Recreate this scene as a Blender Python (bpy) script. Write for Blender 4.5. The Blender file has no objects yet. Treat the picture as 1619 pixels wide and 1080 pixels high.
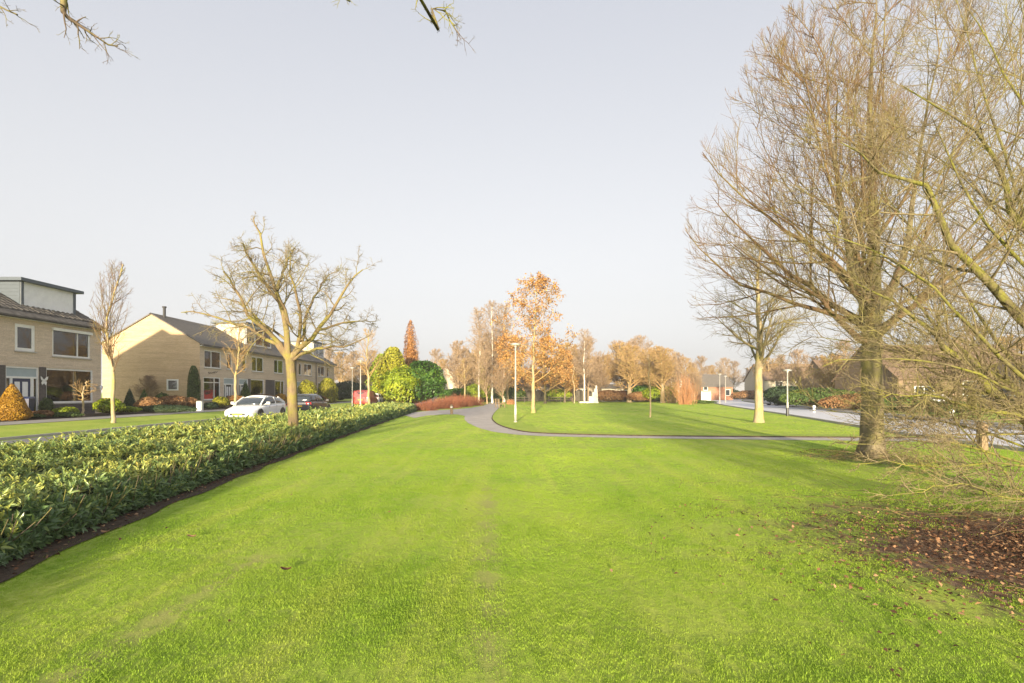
import bpy, bmesh, math, random
import numpy as np
from mathutils import Vector

PI = math.pi
rad = math.radians
random.seed(4)
SC = bpy.context.scene
COL = SC.collection

# ------------------------------------------------------------------ camera
EYE = 1.65
HOR = 620.0          # horizon row in the 1619x1080 photograph
FPX = 809.5          # focal length in photograph pixels (18 mm on 36 mm)
cam_d = bpy.data.cameras.new("camera")
cam = bpy.data.objects.new("camera", cam_d)
COL.objects.link(cam)
cam.location = (0, 0, EYE)
cam.rotation_euler = (rad(90), 0, 0)
cam_d.sensor_width = 36.0
cam_d.lens = 18.0
cam_d.shift_y = (HOR - 540.0) / 1619.0
cam_d.clip_start = 0.05
cam_d.clip_end = 3000.0
SC.camera = cam

# ------------------------------------------------------------------ world, sun, exposure
SUN_AZ = 5.0         # degrees: light travels this far right of straight ahead
SUN_EL = 7.5
VEIL = 4.9
world = bpy.data.worlds.new("World")
SC.world = world
world.use_nodes = True
wn = world.node_tree.nodes
wl = world.node_tree.links
for n in list(wn):
    wn.remove(n)
w_out = wn.new("ShaderNodeOutputWorld")
w_bg = wn.new("ShaderNodeBackground")
w_sky = wn.new("ShaderNodeTexSky")
w_sky.sky_type = 'NISHITA'
w_sky.sun_disc = False
w_sky.sun_elevation = rad(SUN_EL)
w_sky.sun_rotation = rad(180.0 + SUN_AZ)
w_sky.altitude = 0
w_sky.air_density = 1.0
w_sky.dust_density = 5.0
w_sky.ozone_density = 1.0
w_hs = wn.new("ShaderNodeHueSaturation")
w_hs.inputs['Saturation'].default_value = 0.15
w_mix = wn.new("ShaderNodeMix")
w_mix.data_type = 'RGBA'
w_mix.inputs[0].default_value = 0.52
# thin bright high cloud veil over the whole sky, paler towards the horizon all round
w_tc = wn.new("ShaderNodeTexCoord")
w_sep = wn.new("ShaderNodeSeparateXYZ")
w_ramp = wn.new("ShaderNodeValToRGB")
w_ramp.color_ramp.elements[0].position = 0.0
w_ramp.color_ramp.elements[0].color = (1.0, 1.0, 1.0, 1)
w_ramp.color_ramp.elements[1].position = 0.62
w_ramp.color_ramp.elements[1].color = (0.71, 0.74, 0.84, 1)
w_mul = wn.new("ShaderNodeMix")
w_mul.data_type = 'RGBA'
w_mul.blend_type = 'MULTIPLY'
w_mul.inputs[0].default_value = 1.0
w_mul.inputs[7].default_value = (VEIL, VEIL, VEIL, 1)
wl.new(w_tc.outputs['Generated'], w_sep.inputs[0])
wl.new(w_sep.outputs[2], w_ramp.inputs[0])
wl.new(w_ramp.outputs[0], w_mul.inputs[6])
wl.new(w_mul.outputs[2], w_mix.inputs[7])
w_bg.inputs['Strength'].default_value = 0.10
wl.new(w_sky.outputs[0], w_hs.inputs['Color'])
wl.new(w_hs.outputs[0], w_mix.inputs[6])
wl.new(w_mix.outputs[2], w_bg.inputs['Color'])
wl.new(w_bg.outputs[0], w_out.inputs['Surface'])

sun_d = bpy.data.lights.new("sun", 'SUN')
sun_d.energy = 5.0
sun_d.angle = rad(1.5)
sun_d.color = (1.0, 0.83, 0.56)
sun = bpy.data.objects.new("sun", sun_d)
COL.objects.link(sun)
d = Vector((math.sin(rad(SUN_AZ)) * math.cos(rad(SUN_EL)), math.cos(rad(SUN_AZ)) * math.cos(rad(SUN_EL)), -math.sin(rad(SUN_EL))))
sun.rotation_euler = d.to_track_quat('-Z', 'Y').to_euler()

SC.view_settings.view_transform = 'Standard'
SC.view_settings.look = 'None'
SC.view_settings.gamma = 1.0
SC.view_settings.use_curve_mapping = False
SC.view_settings.exposure = 1.36
SC.render.engine = 'CYCLES'
SC.cycles.use_denoising = True
SC.cycles.max_bounces = 6
SC.cycles.transparent_max_bounces = 12
SC.cycles.sample_clamp_indirect = 6.0

# ------------------------------------------------------------------ geometry helpers
def smooth(a, b, x):
    t = np.clip((np.asarray(x, float) - a) / (b - a), 0, 1)
    return t * t * (3 - 2 * t)

def gh(x, y=0.0):
    """ground height: the street of terraced houses lies a little higher than the park"""
    return 0.06 * smooth(-17.25, -17.6, x) + 0.26 * smooth(-17.5, -20.4, x) + 0.06 * smooth(-21, -24.5, x)

def G(px, py, z=0.0):
    """pixel of a point that stands at height z -> world point"""
    Y = FPX * (EYE - z) / (py - HOR)
    return np.array([(px - 809.5) / FPX * Y, Y, z])

def WX(px, Y):
    return (px - 809.5) / FPX * Y

def HZ(py, Y):
    return EYE + (HOR - py) / FPX * Y

def P3(px, py, Y):
    return np.array([WX(px, Y), Y, HZ(py, Y)])

def origin_of(parent):
    o = np.zeros(3)
    while parent is not None:
        o += np.array(parent.location)
        parent = parent.parent
    return o

def mesh_from(name, V, F, attrs=None, smooth_shade=False):
    V = np.asarray(V, np.float32)
    me = bpy.data.meshes.new(name)
    if isinstance(F, np.ndarray):
        n, k = F.shape
        me.vertices.add(len(V))
        me.vertices.foreach_set('co', V.ravel())
        me.loops.add(n * k)
        me.loops.foreach_set('vertex_index', F.astype(np.int32).ravel())
        me.polygons.add(n)
        me.polygons.foreach_set('loop_start', np.arange(0, n * k, k, dtype=np.int32))
        me.polygons.foreach_set('loop_total', np.full(n, k, np.int32))
        me.update(calc_edges=True)
    else:
        me.from_pydata([tuple(v) for v in V.tolist()], [], [tuple(f) for f in F])
        me.update()
    if attrs:
        for an, av in attrs.items():
            at = me.attributes.new(an, 'FLOAT', 'POINT')
            at.data.foreach_set('value', np.asarray(av, np.float32))
    if smooth_shade:
        me.polygons.foreach_set('use_smooth', np.ones(len(me.polygons), bool))
    return me

def obj(name, V, F, mat, parent=None, local=False, attrs=None, smooth_shade=False, kind=None):
    V = np.asarray(V, float)
    if parent is not None and not local:
        V = V - origin_of(parent)
    me = mesh_from(name, V, F, attrs, smooth_shade)
    if mat is not None:
        me.materials.append(mat)
    o = bpy.data.objects.new(name, me)
    COL.objects.link(o)
    if parent is not None:
        o.parent = parent
    if kind:
        o['kind'] = kind
    return o

def tag(o, label, cat, group=None):
    o['label'] = label
    o['category'] = cat
    if group:
        o['group'] = group
    return o

def thing(name, label, cat, loc=(0, 0, 0), rz=0.0, group=None):
    o = bpy.data.objects.new(name, None)
    o.empty_display_size = 0.2
    COL.objects.link(o)
    o.location = loc
    o.rotation_euler = (0, 0, rz)
    return tag(o, label, cat, group)

def copy_tree(o, parent=None):
    c = o.copy()
    COL.objects.link(c)
    c.parent = parent
    for ch in list(o.children):
        copy_tree(ch, c)
    return c

class MB:
    """collects simple solids into one mesh"""
    def __init__(self):
        self.V = []
        self.F = []
    def add(self, V, F):
        b = len(self.V)
        self.V += [tuple(map(float, v)) for v in V]
        self.F += [tuple(int(i) + b for i in f) for f in F]
        return self
    def box(self, x0, x1, y0, y1, z0, z1):
        V = [(x0, y0, z0), (x1, y0, z0), (x1, y1, z0), (x0, y1, z0), (x0, y0, z1), (x1, y0, z1), (x1, y1, z1), (x0, y1, z1)]
        F = [(0, 3, 2, 1), (4, 5, 6, 7), (0, 1, 5, 4), (1, 2, 6, 5), (2, 3, 7, 6), (3, 0, 4, 7)]
        return self.add(V, F)
    def bar(self, a, b, w, h=None):
        h = h or w
        a = np.array(a, float); b = np.array(b, float)
        t = b - a; t /= np.linalg.norm(t)
        up = np.array([0, 0, 1.0]) if abs(t[2]) < .9 else np.array([1.0, 0, 0])
        s = np.cross(t, up); s /= np.linalg.norm(s)
        u = np.cross(s, t)
        V = []
        for p in (a, b):
            for i, j in ((-1, -1), (1, -1), (1, 1), (-1, 1)):
                V.append(p + s * i * w / 2 + u * j * h / 2)
        F = [(0, 1, 2, 3), (7, 6, 5, 4), (0, 4, 5, 1), (1, 5, 6, 2), (2, 6, 7, 3), (3, 7, 4, 0)]
        return self.add(V, F)
    def lathe(self, prof, n=12, c=(0, 0, 0), axis='z'):
        V = []; F = []
        for r, z in prof:
            for k in range(n):
                a = 2 * PI * k / n
                p = (r * math.cos(a), r * math.sin(a), z)
                if axis == 'x':
                    p = (p[2], p[0], p[1])
                if axis == 'y':
                    p = (p[0], p[2], p[1])
                V.append((p[0] + c[0], p[1] + c[1], p[2] + c[2]))
        m = len(prof)
        for i in range(m - 1):
            for k in range(n):
                F.append((i * n + k, i * n + (k + 1) % n, (i + 1) * n + (k + 1) % n, (i + 1) * n + k))
        F.append(tuple(range(n - 1, -1, -1)))
        F.append(tuple((m - 1) * n + k for k in range(n)))
        return self.add(V, F)
    def tube(self, pts, radii, k=6):
        V, F = tubes(np.array([pts], float), np.array([radii], float), k)
        return self.add(V, F)
    def poly(self, pts):
        return self.add(pts, [tuple(range(len(pts)))])
    def build(self, name, mat, parent=None, local=False, smooth_shade=False, kind=None):
        return obj(name, self.V, self.F, mat, parent, local, smooth_shade=smooth_shade, kind=kind)

def norm(a):
    return a / np.maximum(np.linalg.norm(a, axis=-1, keepdims=True), 1e-9)

def tubes(P, R, k):
    """P (B,n,3), R (B,n) -> vertices and quads of B tapered tubes"""
    B, n, _ = P.shape
    T = np.empty_like(P)
    T[:, 1:-1] = P[:, 2:] - P[:, :-2]
    T[:, 0] = P[:, 1] - P[:, 0]
    T[:, -1] = P[:, -1] - P[:, -2]
    T = norm(T)
    ref = np.where(np.abs(T[:, :1, 2:3]) < .8, np.array([0, 0, 1.0]), np.array([1.0, 0, 0]))
    U = norm(np.cross(T, np.broadcast_to(ref, T.shape)))
    W = np.cross(T, U)
    ang = np.arange(k) * 2 * PI / k
    ring = U[:, :, None, :] * np.cos(ang)[None, None, :, None] + W[:, :, None, :] * np.sin(ang)[None, None, :, None]
    V = P[:, :, None, :] + ring * R[:, :, None, None]
    V = V.reshape(-1, 3)
    b = (np.arange(B) * n * k)[:, None, None]
    i = (np.arange(n - 1) * k)[None, :, None]
    j = np.arange(k)[None, None, :]
    j2 = (j + 1) % k
    F = np.stack([b + i + j, b + i + j2, b + i + k + j2, b + i + k + j], -1).reshape(-1, 4)
    return V, F

def join_tubes(levels):
    """levels: list of (P, R, k)"""
    VV = []; FF = []; off = 0
    for P, R, k in levels:
        if len(P) == 0:
            continue
        V, F = tubes(P, R, k)
        VV.append(V); FF.append(F + off); off += len(V)
    return np.concatenate(VV), np.concatenate(FF)

# ------------------------------------------------------------------ tree growth
def grow(rng, p0, d0, L, r0, n, wob, trop, tip=0.25, r_floor=0.0):
    B = len(p0)
    P = np.empty((B, n, 3)); P[:, 0] = p0
    D = d0.copy()
    step = (L / (n - 1))[:, None]
    for i in range(1, n):
        D = norm(D + rng.normal(0, wob, (B, 3)) + np.array([0, 0, trop]))
        P[:, i] = P[:, i - 1] + D * step
    t = np.linspace(0, 1, n)[None]
    R = np.maximum(r0[:, None] * (1 - (1 - tip) * t), r_floor)
    return P, R

def resample(pts, n):
    pts = np.asarray(pts, float)
    # smooth guide polyline with Catmull-Rom
    m = len(pts)
    t = np.linspace(0, m - 1, n)
    out = np.empty((n, pts.shape[1]))
    for a, tt in enumerate(t):
        i = min(int(tt), m - 2); f = tt - i
        p0 = pts[max(i - 1, 0)]; p1 = pts[i]; p2 = pts[i + 1]; p3 = pts[min(i + 2, m - 1)]
        out[a] = .5 * ((2 * p1) + (-p0 + p2) * f + (2 * p0 - 5 * p1 + 4 * p2 - p3) * f * f + (-p0 + 3 * p1 - 3 * p2 + p3) * f ** 3)
    return out

def sprout(rng, P, R, m, t0, t1, ang, angsd, lr, rr, n, wob, trop, tip=.25, env=None, lfix=None, rmax=9, rmin=0.0, taper_t=.45):
    """grow m children on every parent"""
    B, npt, _ = P.shape
    if B == 0:
        return np.zeros((0, n, 3)), np.zeros((0, n))
    t = t0 + (t1 - t0) * (np.arange(m)[None] + rng.random((B, m))) / m
    f = t * (npt - 1)
    i = np.minimum(f.astype(int), npt - 2); fr = (f - i)[..., None]
    bi = np.arange(B)[:, None]
    p = P[bi, i] * (1 - fr) + P[bi, i + 1] * fr
    tan = norm(P[bi, i + 1] - P[bi, i])
    rad_ = R[bi, i] * (1 - fr[..., 0]) + R[bi, i + 1] * fr[..., 0]
    Lp = np.linalg.norm(np.diff(P, axis=1), axis=2).sum(1)[:, None]
    az = rng.random((B, 1)) * 2 * PI + np.arange(m)[None] * 2.399 + rng.normal(0, .5, (B, m))
    ref = np.where(np.abs(tan[..., 2:3]) < .8, np.array([0, 0, 1.0]), np.array([1.0, 0, 0]))
    u = norm(np.cross(tan, ref)); w = np.cross(tan, u)
    perp = u * np.cos(az)[..., None] + w * np.sin(az)[..., None]
    a = np.clip(rng.normal(ang, angsd, (B, m)), 8, 110) * PI / 180
    D = tan * np.cos(a)[..., None] + perp * np.sin(a)[..., None]
    if lfix is not None:
        L = lfix * rng.uniform(.6, 1.3, (B, m))
    else:
        L = Lp * lr * (1 - taper_t * t) * rng.uniform(.65, 1.25, (B, m))
    r = np.clip(rad_ * rr, rmin, rmax)
    p = p.reshape(-1, 3); D = D.reshape(-1, 3); L = L.ravel(); r = r.ravel()
    if env is not None:
        c, ax = env
        q = (p - c) / ax; dd = D / ax
        A = (dd ** 2).sum(1); Bq = (q * dd).sum(1); C = (q ** 2).sum(1) - 1
        disc = np.maximum(Bq ** 2 - A * C, 0)
        dist = np.where(C < 0, (-Bq + np.sqrt(disc)) / A, .25)
        L = np.minimum(L, dist * rng.uniform(.85, 1.08, len(L)))
        keep = L > .05
        p, D, L, r = p[keep], D[keep], L[keep], r[keep]
    return grow(rng, p, D, L, r, n, wob, trop, tip)

def leaf_quads(rng, C, N, size, aspect=.55, droop=0.0):
    """one rhombic leaf per centre C with facing N"""
    n = len(C)
    N = norm(N)
    rv = norm(rng.normal(0, 1, (n, 3)))
    U = norm(np.cross(N, rv)); W = np.cross(N, U)
    s = size * rng.uniform(.65, 1.3, n)[:, None]
    bend = N * s * .18
    V = np.stack([C - U * s * .5 - bend, C + W * s * aspect * .5, C + U * s * .5 - bend, C - W * s * aspect * .5], 1).reshape(-1, 3)
    F = np.arange(n * 4).reshape(n, 4)
    return V, F

# ------------------------------------------------------------------ materials
MATS = {}
def new_mat(name):
    m = bpy.data.materials.new(name)
    m.use_nodes = True
    nt = m.node_tree
    for n in list(nt.nodes):
        nt.nodes.remove(n)
    out = nt.nodes.new('ShaderNodeOutputMaterial')
    bs = nt.nodes.new('ShaderNodeBsdfPrincipled')
    nt.links.new(bs.outputs[0], out.inputs[0])
    MATS[name] = m
    return m, nt, bs, out

def nd(nt, typ, **kw):
    n = nt.nodes.new(typ)
    for k, v in kw.items():
        setattr(n, k, v)
    return n

def c4(c):
    return (c[0], c[1], c[2], 1)

def noise(nt, scale, detail=4, rough=.6, vec=None, dist=0.0):
    n = nd(nt, 'ShaderNodeTexNoise')
    n.inputs['Scale'].default_value = scale
    n.inputs['Detail'].default_value = detail
    n.inputs['Roughness'].default_value = rough
    n.inputs['Distortion'].default_value = dist
    if vec is not None:
        nt.links.new(vec, n.inputs['Vector'])
    return n.outputs['Fac']

def ramp(nt, fac, stops):
    r = nd(nt, 'ShaderNodeValToRGB')
    while len(r.color_ramp.elements) < len(stops):
        r.color_ramp.elements.new(.5)
    for e, (p, c) in zip(r.color_ramp.elements, stops):
        e.position = p
        e.color = c4(c) if not isinstance(c, (int, float)) else (c, c, c, 1)
    nt.links.new(fac, r.inputs[0])
    return r.outputs[0]

def mixc(nt, fac, a, b, mode='MIX'):
    m = nd(nt, 'ShaderNodeMix', data_type='RGBA', blend_type=mode)
    for sock, v in ((m.inputs[0], fac), (m.inputs[6], a), (m.inputs[7], b)):
        if isinstance(v, (int, float)):
            sock.default_value = v
        elif isinstance(v, (tuple, list)):
            sock.default_value = c4(v)
        else:
            nt.links.new(v, sock)
    return m.outputs[2]

def math_n(nt, op, a, b=None, clamp=False):
    m = nd(nt, 'ShaderNodeMath', operation=op, use_clamp=clamp)
    for s, v in ((m.inputs[0], a), (m.inputs[1], b)):
        if v is None:
            continue
        if isinstance(v, (int, float)):
            s.default_value = v
        else:
            nt.links.new(v, s)
    return m.outputs[0]

def coords(nt, kind='Object'):
    return nd(nt, 'ShaderNodeTexCoord').outputs[kind]

def world_pos(nt):
    return nd(nt, 'ShaderNodeNewGeometry').outputs['Position']

def bump(nt, bs, h, strength=.4, dist=.02):
    b = nd(nt, 'ShaderNodeBump')
    b.inputs['Strength'].default_value = strength
    b.inputs['Distance'].default_value = dist
    nt.links.new(h, b.inputs['Height'])
    nt.links.new(b.outputs[0], bs.inputs['Normal'])

def mat_noise(name, c1, c2, scale=4, rough=.8, bstr=.3, bdist=.01, detail=5, spec=.3, metal=0):
    m, nt, bs, _ = new_mat(name)
    v = world_pos(nt)
    f = noise(nt, scale, detail, .65, v)
    nt.links.new(ramp(nt, f, [(.3, c1), (.7, c2)]), bs.inputs['Base Color'])
    bs.inputs['Roughness'].default_value = rough
    bs.inputs['Specular IOR Level'].default_value = spec
    bs.inputs['Metallic'].default_value = metal
    if bstr:
        bump(nt, bs, noise(nt, scale * 6, 4, .7, v), bstr, bdist)
    return m

def mat_brick(name, axis, c1, c2, mortar, dirt=(.2, .17, .12)):
    m, nt, bs, _ = new_mat(name)
    v = world_pos(nt)
    s = nd(nt, 'ShaderNodeSeparateXYZ'); nt.links.new(v, s.inputs[0])
    c = nd(nt, 'ShaderNodeCombineXYZ')
    nt.links.new(s.outputs[1 if axis == 'x' else 0], c.inputs[0])
    nt.links.new(s.outputs[2], c.inputs[1])
    b = nd(nt, 'ShaderNodeTexBrick')
    nt.links.new(c.outputs[0], b.inputs['Vector'])
    b.inputs['Color1'].default_value = c4(c1)
    b.inputs['Color2'].default_value = c4(c2)
    b.inputs['Mortar'].default_value = c4(mortar)
    b.inputs['Scale'].default_value = 1.0
    b.inputs['Brick Width'].default_value = .22
    b.inputs['Row Height'].default_value = .065
    b.inputs['Mortar Size'].default_value = .006
    b.inputs['Bias'].default_value = -.1
    big = noise(nt, .9, 5, .7, v)
    col = mixc(nt, ramp(nt, big, [(.35, 0.0), (.75, .55)]), b.outputs[0], dirt)
    mpb = nd(nt, 'ShaderNodeMapping'); mpb.inputs['Scale'].default_value = (.35, .35, 7.0)
    nt.links.new(v, mpb.inputs['Vector'])
    col = mixc(nt, .8, col, ramp(nt, noise(nt, 1.0, 5, .7, mpb.outputs[0]), [(.3, .78), (.7, 1.12)]), 'MULTIPLY')
    fine = noise(nt, 14, 4, .7, v)
    col = mixc(nt, .7, col, ramp(nt, fine, [(.25, .6), (.75, 1.15)]), 'MULTIPLY')
    nt.links.new(col, bs.inputs['Base Color'])
    bs.inputs['Roughness'].default_value = .9
    bs.inputs['Specular IOR Level'].default_value = .15
    bump(nt, bs, b.outputs[1], -.3, .006)
    return m

def mat_bark(name, c1, c2, moss, amount=.5, zstretch=.25, scale=9):
    m, nt, bs, _ = new_mat(name)
    v = world_pos(nt)
    mp = nd(nt, 'ShaderNodeMapping'); mp.inputs['Scale'].default_value = (1, 1, zstretch)
    nt.links.new(v, mp.inputs['Vector'])
    f = noise(nt, scale, 6, .7, mp.outputs[0])
    base = ramp(nt, f, [(.3, c1), (.7, c2)])
    mf = noise(nt, 2.2, 5, .7, v)
    mk = ramp(nt, mf, [(.62 - amount * .35, 0.0), (.80 - amount * .35, 1.0)])
    nt.links.new(mixc(nt, mk, base, moss), bs.inputs['Base Color'])
    bs.inputs['Roughness'].default_value = .9
    bs.inputs['Specular IOR Level'].default_value = .15
    bump(nt, bs, f, .7, .03)
    return m

def mat_leaf(name, stops, rough=.5, trans=.25, spec=.4):
    m, nt, bs, out = new_mat(name)
    a = nd(nt, 'ShaderNodeAttribute'); a.attribute_name = 'rnd'
    col = ramp(nt, a.outputs['Fac'], stops)
    nt.links.new(col, bs.inputs['Base Color'])
    bs.inputs['Roughness'].default_value = rough
    bs.inputs['Specular IOR Level'].default_value = spec
    tr = nd(nt, 'ShaderNodeBsdfTranslucent')
    nt.links.new(col, tr.inputs[0])
    mx = nd(nt, 'ShaderNodeMixShader'); mx.inputs[0].default_value = trans
    nt.links.new(bs.outputs[0], mx.inputs[1]); nt.links.new(tr.outputs[0], mx.inputs[2])
    nt.links.new(mx.outputs[0], out.inputs[0])
    return m

def mat_plain(name, col, rough=.5, spec=.5, metal=0, coat=0):
    m, nt, bs, _ = new_mat(name)
    v = world_pos(nt)
    f = noise(nt, 3.0, 5, .7, v)
    nt.links.new(mixc(nt, 1.0, col, ramp(nt, f, [(.25, .86), (.75, 1.06)]), 'MULTIPLY'), bs.inputs['Base Color'])
    bs.inputs['Roughness'].default_value = rough
    bs.inputs['Specular IOR Level'].default_value = spec
    bs.inputs['Metallic'].default_value = metal
    bs.inputs['Coat Weight'].default_value = coat
    bs.inputs['Coat Roughness'].default_value = .06
    return m

def mat_glass(name, tint=(.75, .8, .8)):
    m, nt, bs, out = new_mat(name)
    nt.nodes.remove(bs)
    fr = nd(nt, 'ShaderNodeFresnel'); fr.inputs[0].default_value = 1.5
    f2 = math_n(nt, 'MULTIPLY_ADD', fr.outputs[0], 1.6, True)
    f2.node.inputs[2].default_value = .04
    tr = nd(nt, 'ShaderNodeBsdfTransparent'); tr.inputs[0].default_value = c4(tint)
    gl = nd(nt, 'ShaderNodeBsdfGlossy'); gl.inputs['Roughness'].default_value = .02
    mx = nd(nt, 'ShaderNodeMixShader')
    nt.links.new(f2, mx.inputs[0]); nt.links.new(tr.outputs[0], mx.inputs[1]); nt.links.new(gl.outputs[0], mx.inputs[2])
    nt.links.new(mx.outputs[0], out.inputs[0])
    return m

def mat_tiles(name, c1, c2):
    """far roof tiles: rows and columns as relief"""
    m, nt, bs, _ = new_mat(name)
    v = world_pos(nt)
    s = nd(nt, 'ShaderNodeSeparateXYZ'); nt.links.new(v, s.inputs[0])
    wy = math_n(nt, 'SINE', math_n(nt, 'MULTIPLY', s.outputs[1], 2 * PI / .30))
    wx = math_n(nt, 'FRACT', math_n(nt, 'MULTIPLY', s.outputs[2], 1 / .17))
    hgt = math_n(nt, 'ADD', math_n(nt, 'MULTIPLY', wy, .5), wx)
    f = noise(nt, 5, 6, .75, v)
    nt.links.new(ramp(nt, f, [(.3, c1), (.72, c2)]), bs.inputs['Base Color'])
    bs.inputs['Roughness'].default_value = .85
    bump(nt, bs, hgt, .5, .04)
    return m

# bark and twigs
M_BARK_PALE = mat_bark('bark_pale', (.22, .175, .11), (.45, .37, .24), (.36, .32, .09), .42)
M_BARK_GREY = mat_bark('bark_grey', (.10, .082, .052), (.25, .21, .135), (.185, .17, .06), .45)
M_BARK_MOSS = mat_bark('bark_mossy', (.075, .065, .036), (.20, .17, .10), (.20, .20, .04), .66, .5, 14)
M_TWIG = mat_bark('twig_brown', (.11, .075, .045), (.27, .19, .10), (.21, .18, .06), .45, .5, 12)
M_TWIG_RED = mat_bark('twig_red', (.09, .056, .034), (.235, .155, .09), (.22, .185, .06), .42, .5, 5)
M_TWIG_DARK = mat_bark('twig_dark', (.07, .055, .045), (.17, .13, .10), (.24, .23, .05), .5, .5, 10)
M_TWIG_OLIVE = mat_bark('twig_olive', (.12, .095, .06), (.28, .23, .145), (.24, .22, .07), .42, .5, 10)
M_TWIG_GOLD = mat_bark('twig_gold', (.26, .16, .07), (.46, .31, .15), (.38, .29, .10), .4, .5, 8)
M_TWIG_GREY = mat_bark('twig_grey', (.22, .15, .10), (.41, .30, .20), (.33, .25, .12), .3, .5, 8)
M_TWIG_PALE = mat_bark('twig_pale', (.28, .22, .14), (.48, .38, .24), (.36, .31, .12), .3, .5, 8)
M_BIRCH = mat_bark('birch_bark', (.55, .50, .42), (.80, .76, .68), (.12, .10, .08), .15, 1.5, 6)
# leaves
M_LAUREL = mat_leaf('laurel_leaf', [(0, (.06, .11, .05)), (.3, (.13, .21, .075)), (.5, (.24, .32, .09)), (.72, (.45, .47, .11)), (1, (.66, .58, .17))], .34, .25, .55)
M_BUSH_DARK = mat_leaf('leaf_dark_green', [(0, (.02, .06, .01)), (.6, (.06, .15, .02)), (1, (.16, .27, .03))], .45, .2)
M_BUSH_LIME = mat_leaf('leaf_lime', [(0, (.10, .16, .01)), (.5, (.24, .32, .015)), (1, (.42, .46, .03))], .5, .25)
M_CONIFER_DARK = mat_leaf('conifer_dark', [(0, (.012, .03, .014)), (.6, (.03, .06, .025)), (1, (.07, .11, .04))], .6, .1)
M_CONIFER_GREEN = mat_leaf('conifer_green', [(0, (.03, .06, .01)), (.6, (.07, .12, .02)), (1, (.14, .20, .03))], .6, .1)
M_CONIFER_GOLD = mat_leaf('conifer_gold', [(0, (.18, .09, .006)), (.5, (.38, .20, .012)), (1, (.55, .34, .03))], .6, .15)
M_CONIFER_YELLOW = mat_leaf('conifer_yellow', [(0, (.12, .14, .01)), (.5, (.28, .28, .015)), (1, (.45, .42, .03))], .6, .15)
M_BROWN_LEAF = mat_leaf('leaf_brown', [(0, (.14, .07, .03)), (.5, (.30, .16, .07)), (1, (.46, .30, .15))], .7, .2, .2)
M_OAK_LEAF = mat_leaf('leaf_orange', [(0, (.22, .10, .03)), (.5, (.44, .225, .065)), (1, (.62, .39, .15))], .6, .25, .25)
M_REDWOOD = mat_leaf('leaf_rust', [(0, (.30, .13, .05)), (.5, (.50, .25, .09)), (1, (.66, .40, .18))], .7, .2, .2)
M_LITTER = mat_leaf('leaf_litter', [(0, (.06, .03, .018)), (.5, (.18, .085, .045)), (1, (.38, .24, .13))], .75, .05, .25)
# masonry and paint
M_BRICK_X = mat_brick('brick_front', 'x', (.70, .57, .44), (.60, .48, .36), (.66, .59, .50), (.58, .46, .34))
M_BRICK_Y = mat_brick('brick_gable', 'y', (.62, .45, .28), (.52, .37, .22), (.58, .48, .35), (.48, .34, .20))
M_BRICK_DARK = mat_brick('brick_dark', 'x', (.13, .11, .105), (.085, .075, .075), (.17, .16, .15), (.10, .09, .09))
M_BRICK_RED = mat_brick('brick_red', 'y', (.42, .18, .10), (.34, .14, .08), (.4, .36, .3), (.3, .14, .08))
M_BRICK_TAN = mat_brick('brick_tan', 'y', (.27, .19, .12), (.21, .15, .10), (.28, .24, .19), (.19, .13, .09))
M_BRICK_BROWN = mat_brick('brick_brown', 'y', (.17, .12, .08), (.13, .09, .06), (.18, .15, .12), (.12, .085, .06))
M_TILE = mat_noise('roof_tile_brown', (.075, .068, .062), (.19, .17, .145), 3.5, .85, .4, .01)
M_TILE_FAR = mat_tiles('roof_tiles_grey', (.085, .078, .07), (.19, .17, .15))
M_TILE_BROWN = mat_tiles('roof_tiles_brown', (.10, .065, .045), (.22, .15, .10))
M_WHITE = mat_plain('white_paint', (.78, .78, .76), .45)
M_CREAM = mat_plain('cream_paint', (.50, .44, .34), .6)
M_NAVY = mat_plain('navy_paint', (.012, .022, .085), .35)
M_SLATE = mat_plain('slate_cladding', (.075, .095, .12), .55)
M_PANEL = mat_plain('pale_panel', (.80, .80, .81), .55)
M_GREYBLUE = mat_plain('shutter_grey_blue', (.33, .40, .43), .5)
M_DARK = mat_plain('dark_metal', (.03, .03, .033), .45)
M_GALV = mat_plain('galvanised_metal', (.42, .415, .39), .45, metal=.3)
M_LAMP = mat_plain('lamp_post_paint', (.40, .385, .345), .5)
M_GLASS = mat_glass('window_glass')
M_CURTAIN = mat_plain('curtain_fabric', (.62, .61, .58), .9, .1)
M_BLIND_GREEN = mat_plain('blind_pale_green', (.45, .55, .50), .8, .1)
M_ROOM = mat_plain('room_plaster', (.30, .29, .24), .9, .1)
M_STONE = mat_noise('pale_stone', (.55, .50, .42), (.75, .71, .62), 6, .85, .4, .02)
M_CONCRETE = mat_noise('concrete', (.34, .32, .29), (.46, .44, .40), 5, .9, .3, .01)
M_SOIL = mat_noise('soil', (.04, .028, .018), (.12, .085, .055), 9, .95, .9, .04)
M_WOOD = mat_noise('weathered_wood', (.16, .11, .06), (.32, .24, .15), 12, .85, .4, .01)
M_FENCE = mat_noise('dark_fence_wood', (.05, .045, .035), (.12, .10, .075), 8, .85, .4, .01)
M_PAVING = mat_noise('paving', (.26, .245, .225), (.40, .38, .35), 3, .85, .3, .01)
M_ROAD = mat_noise('road_surface', (.58, .575, .59), (.72, .71, .73), 1.2, .5, .25, .004, 8, .5)
M_ROAD_LEFT = mat_noise('street_asphalt', (.17, .165, .165), (.27, .26, .26), 1.2, .7, .35, .005, 8, .4)
M_PATH = mat_noise('path_asphalt', (.37, .33, .295), (.52, .475, .43), 1.5, .85, .5, .006, 8)
M_PAVEMENT_R = mat_noise('verge_gravel', (.38, .34, .26), (.54, .50, .42), 2.0, .9, .4, .01)

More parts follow.
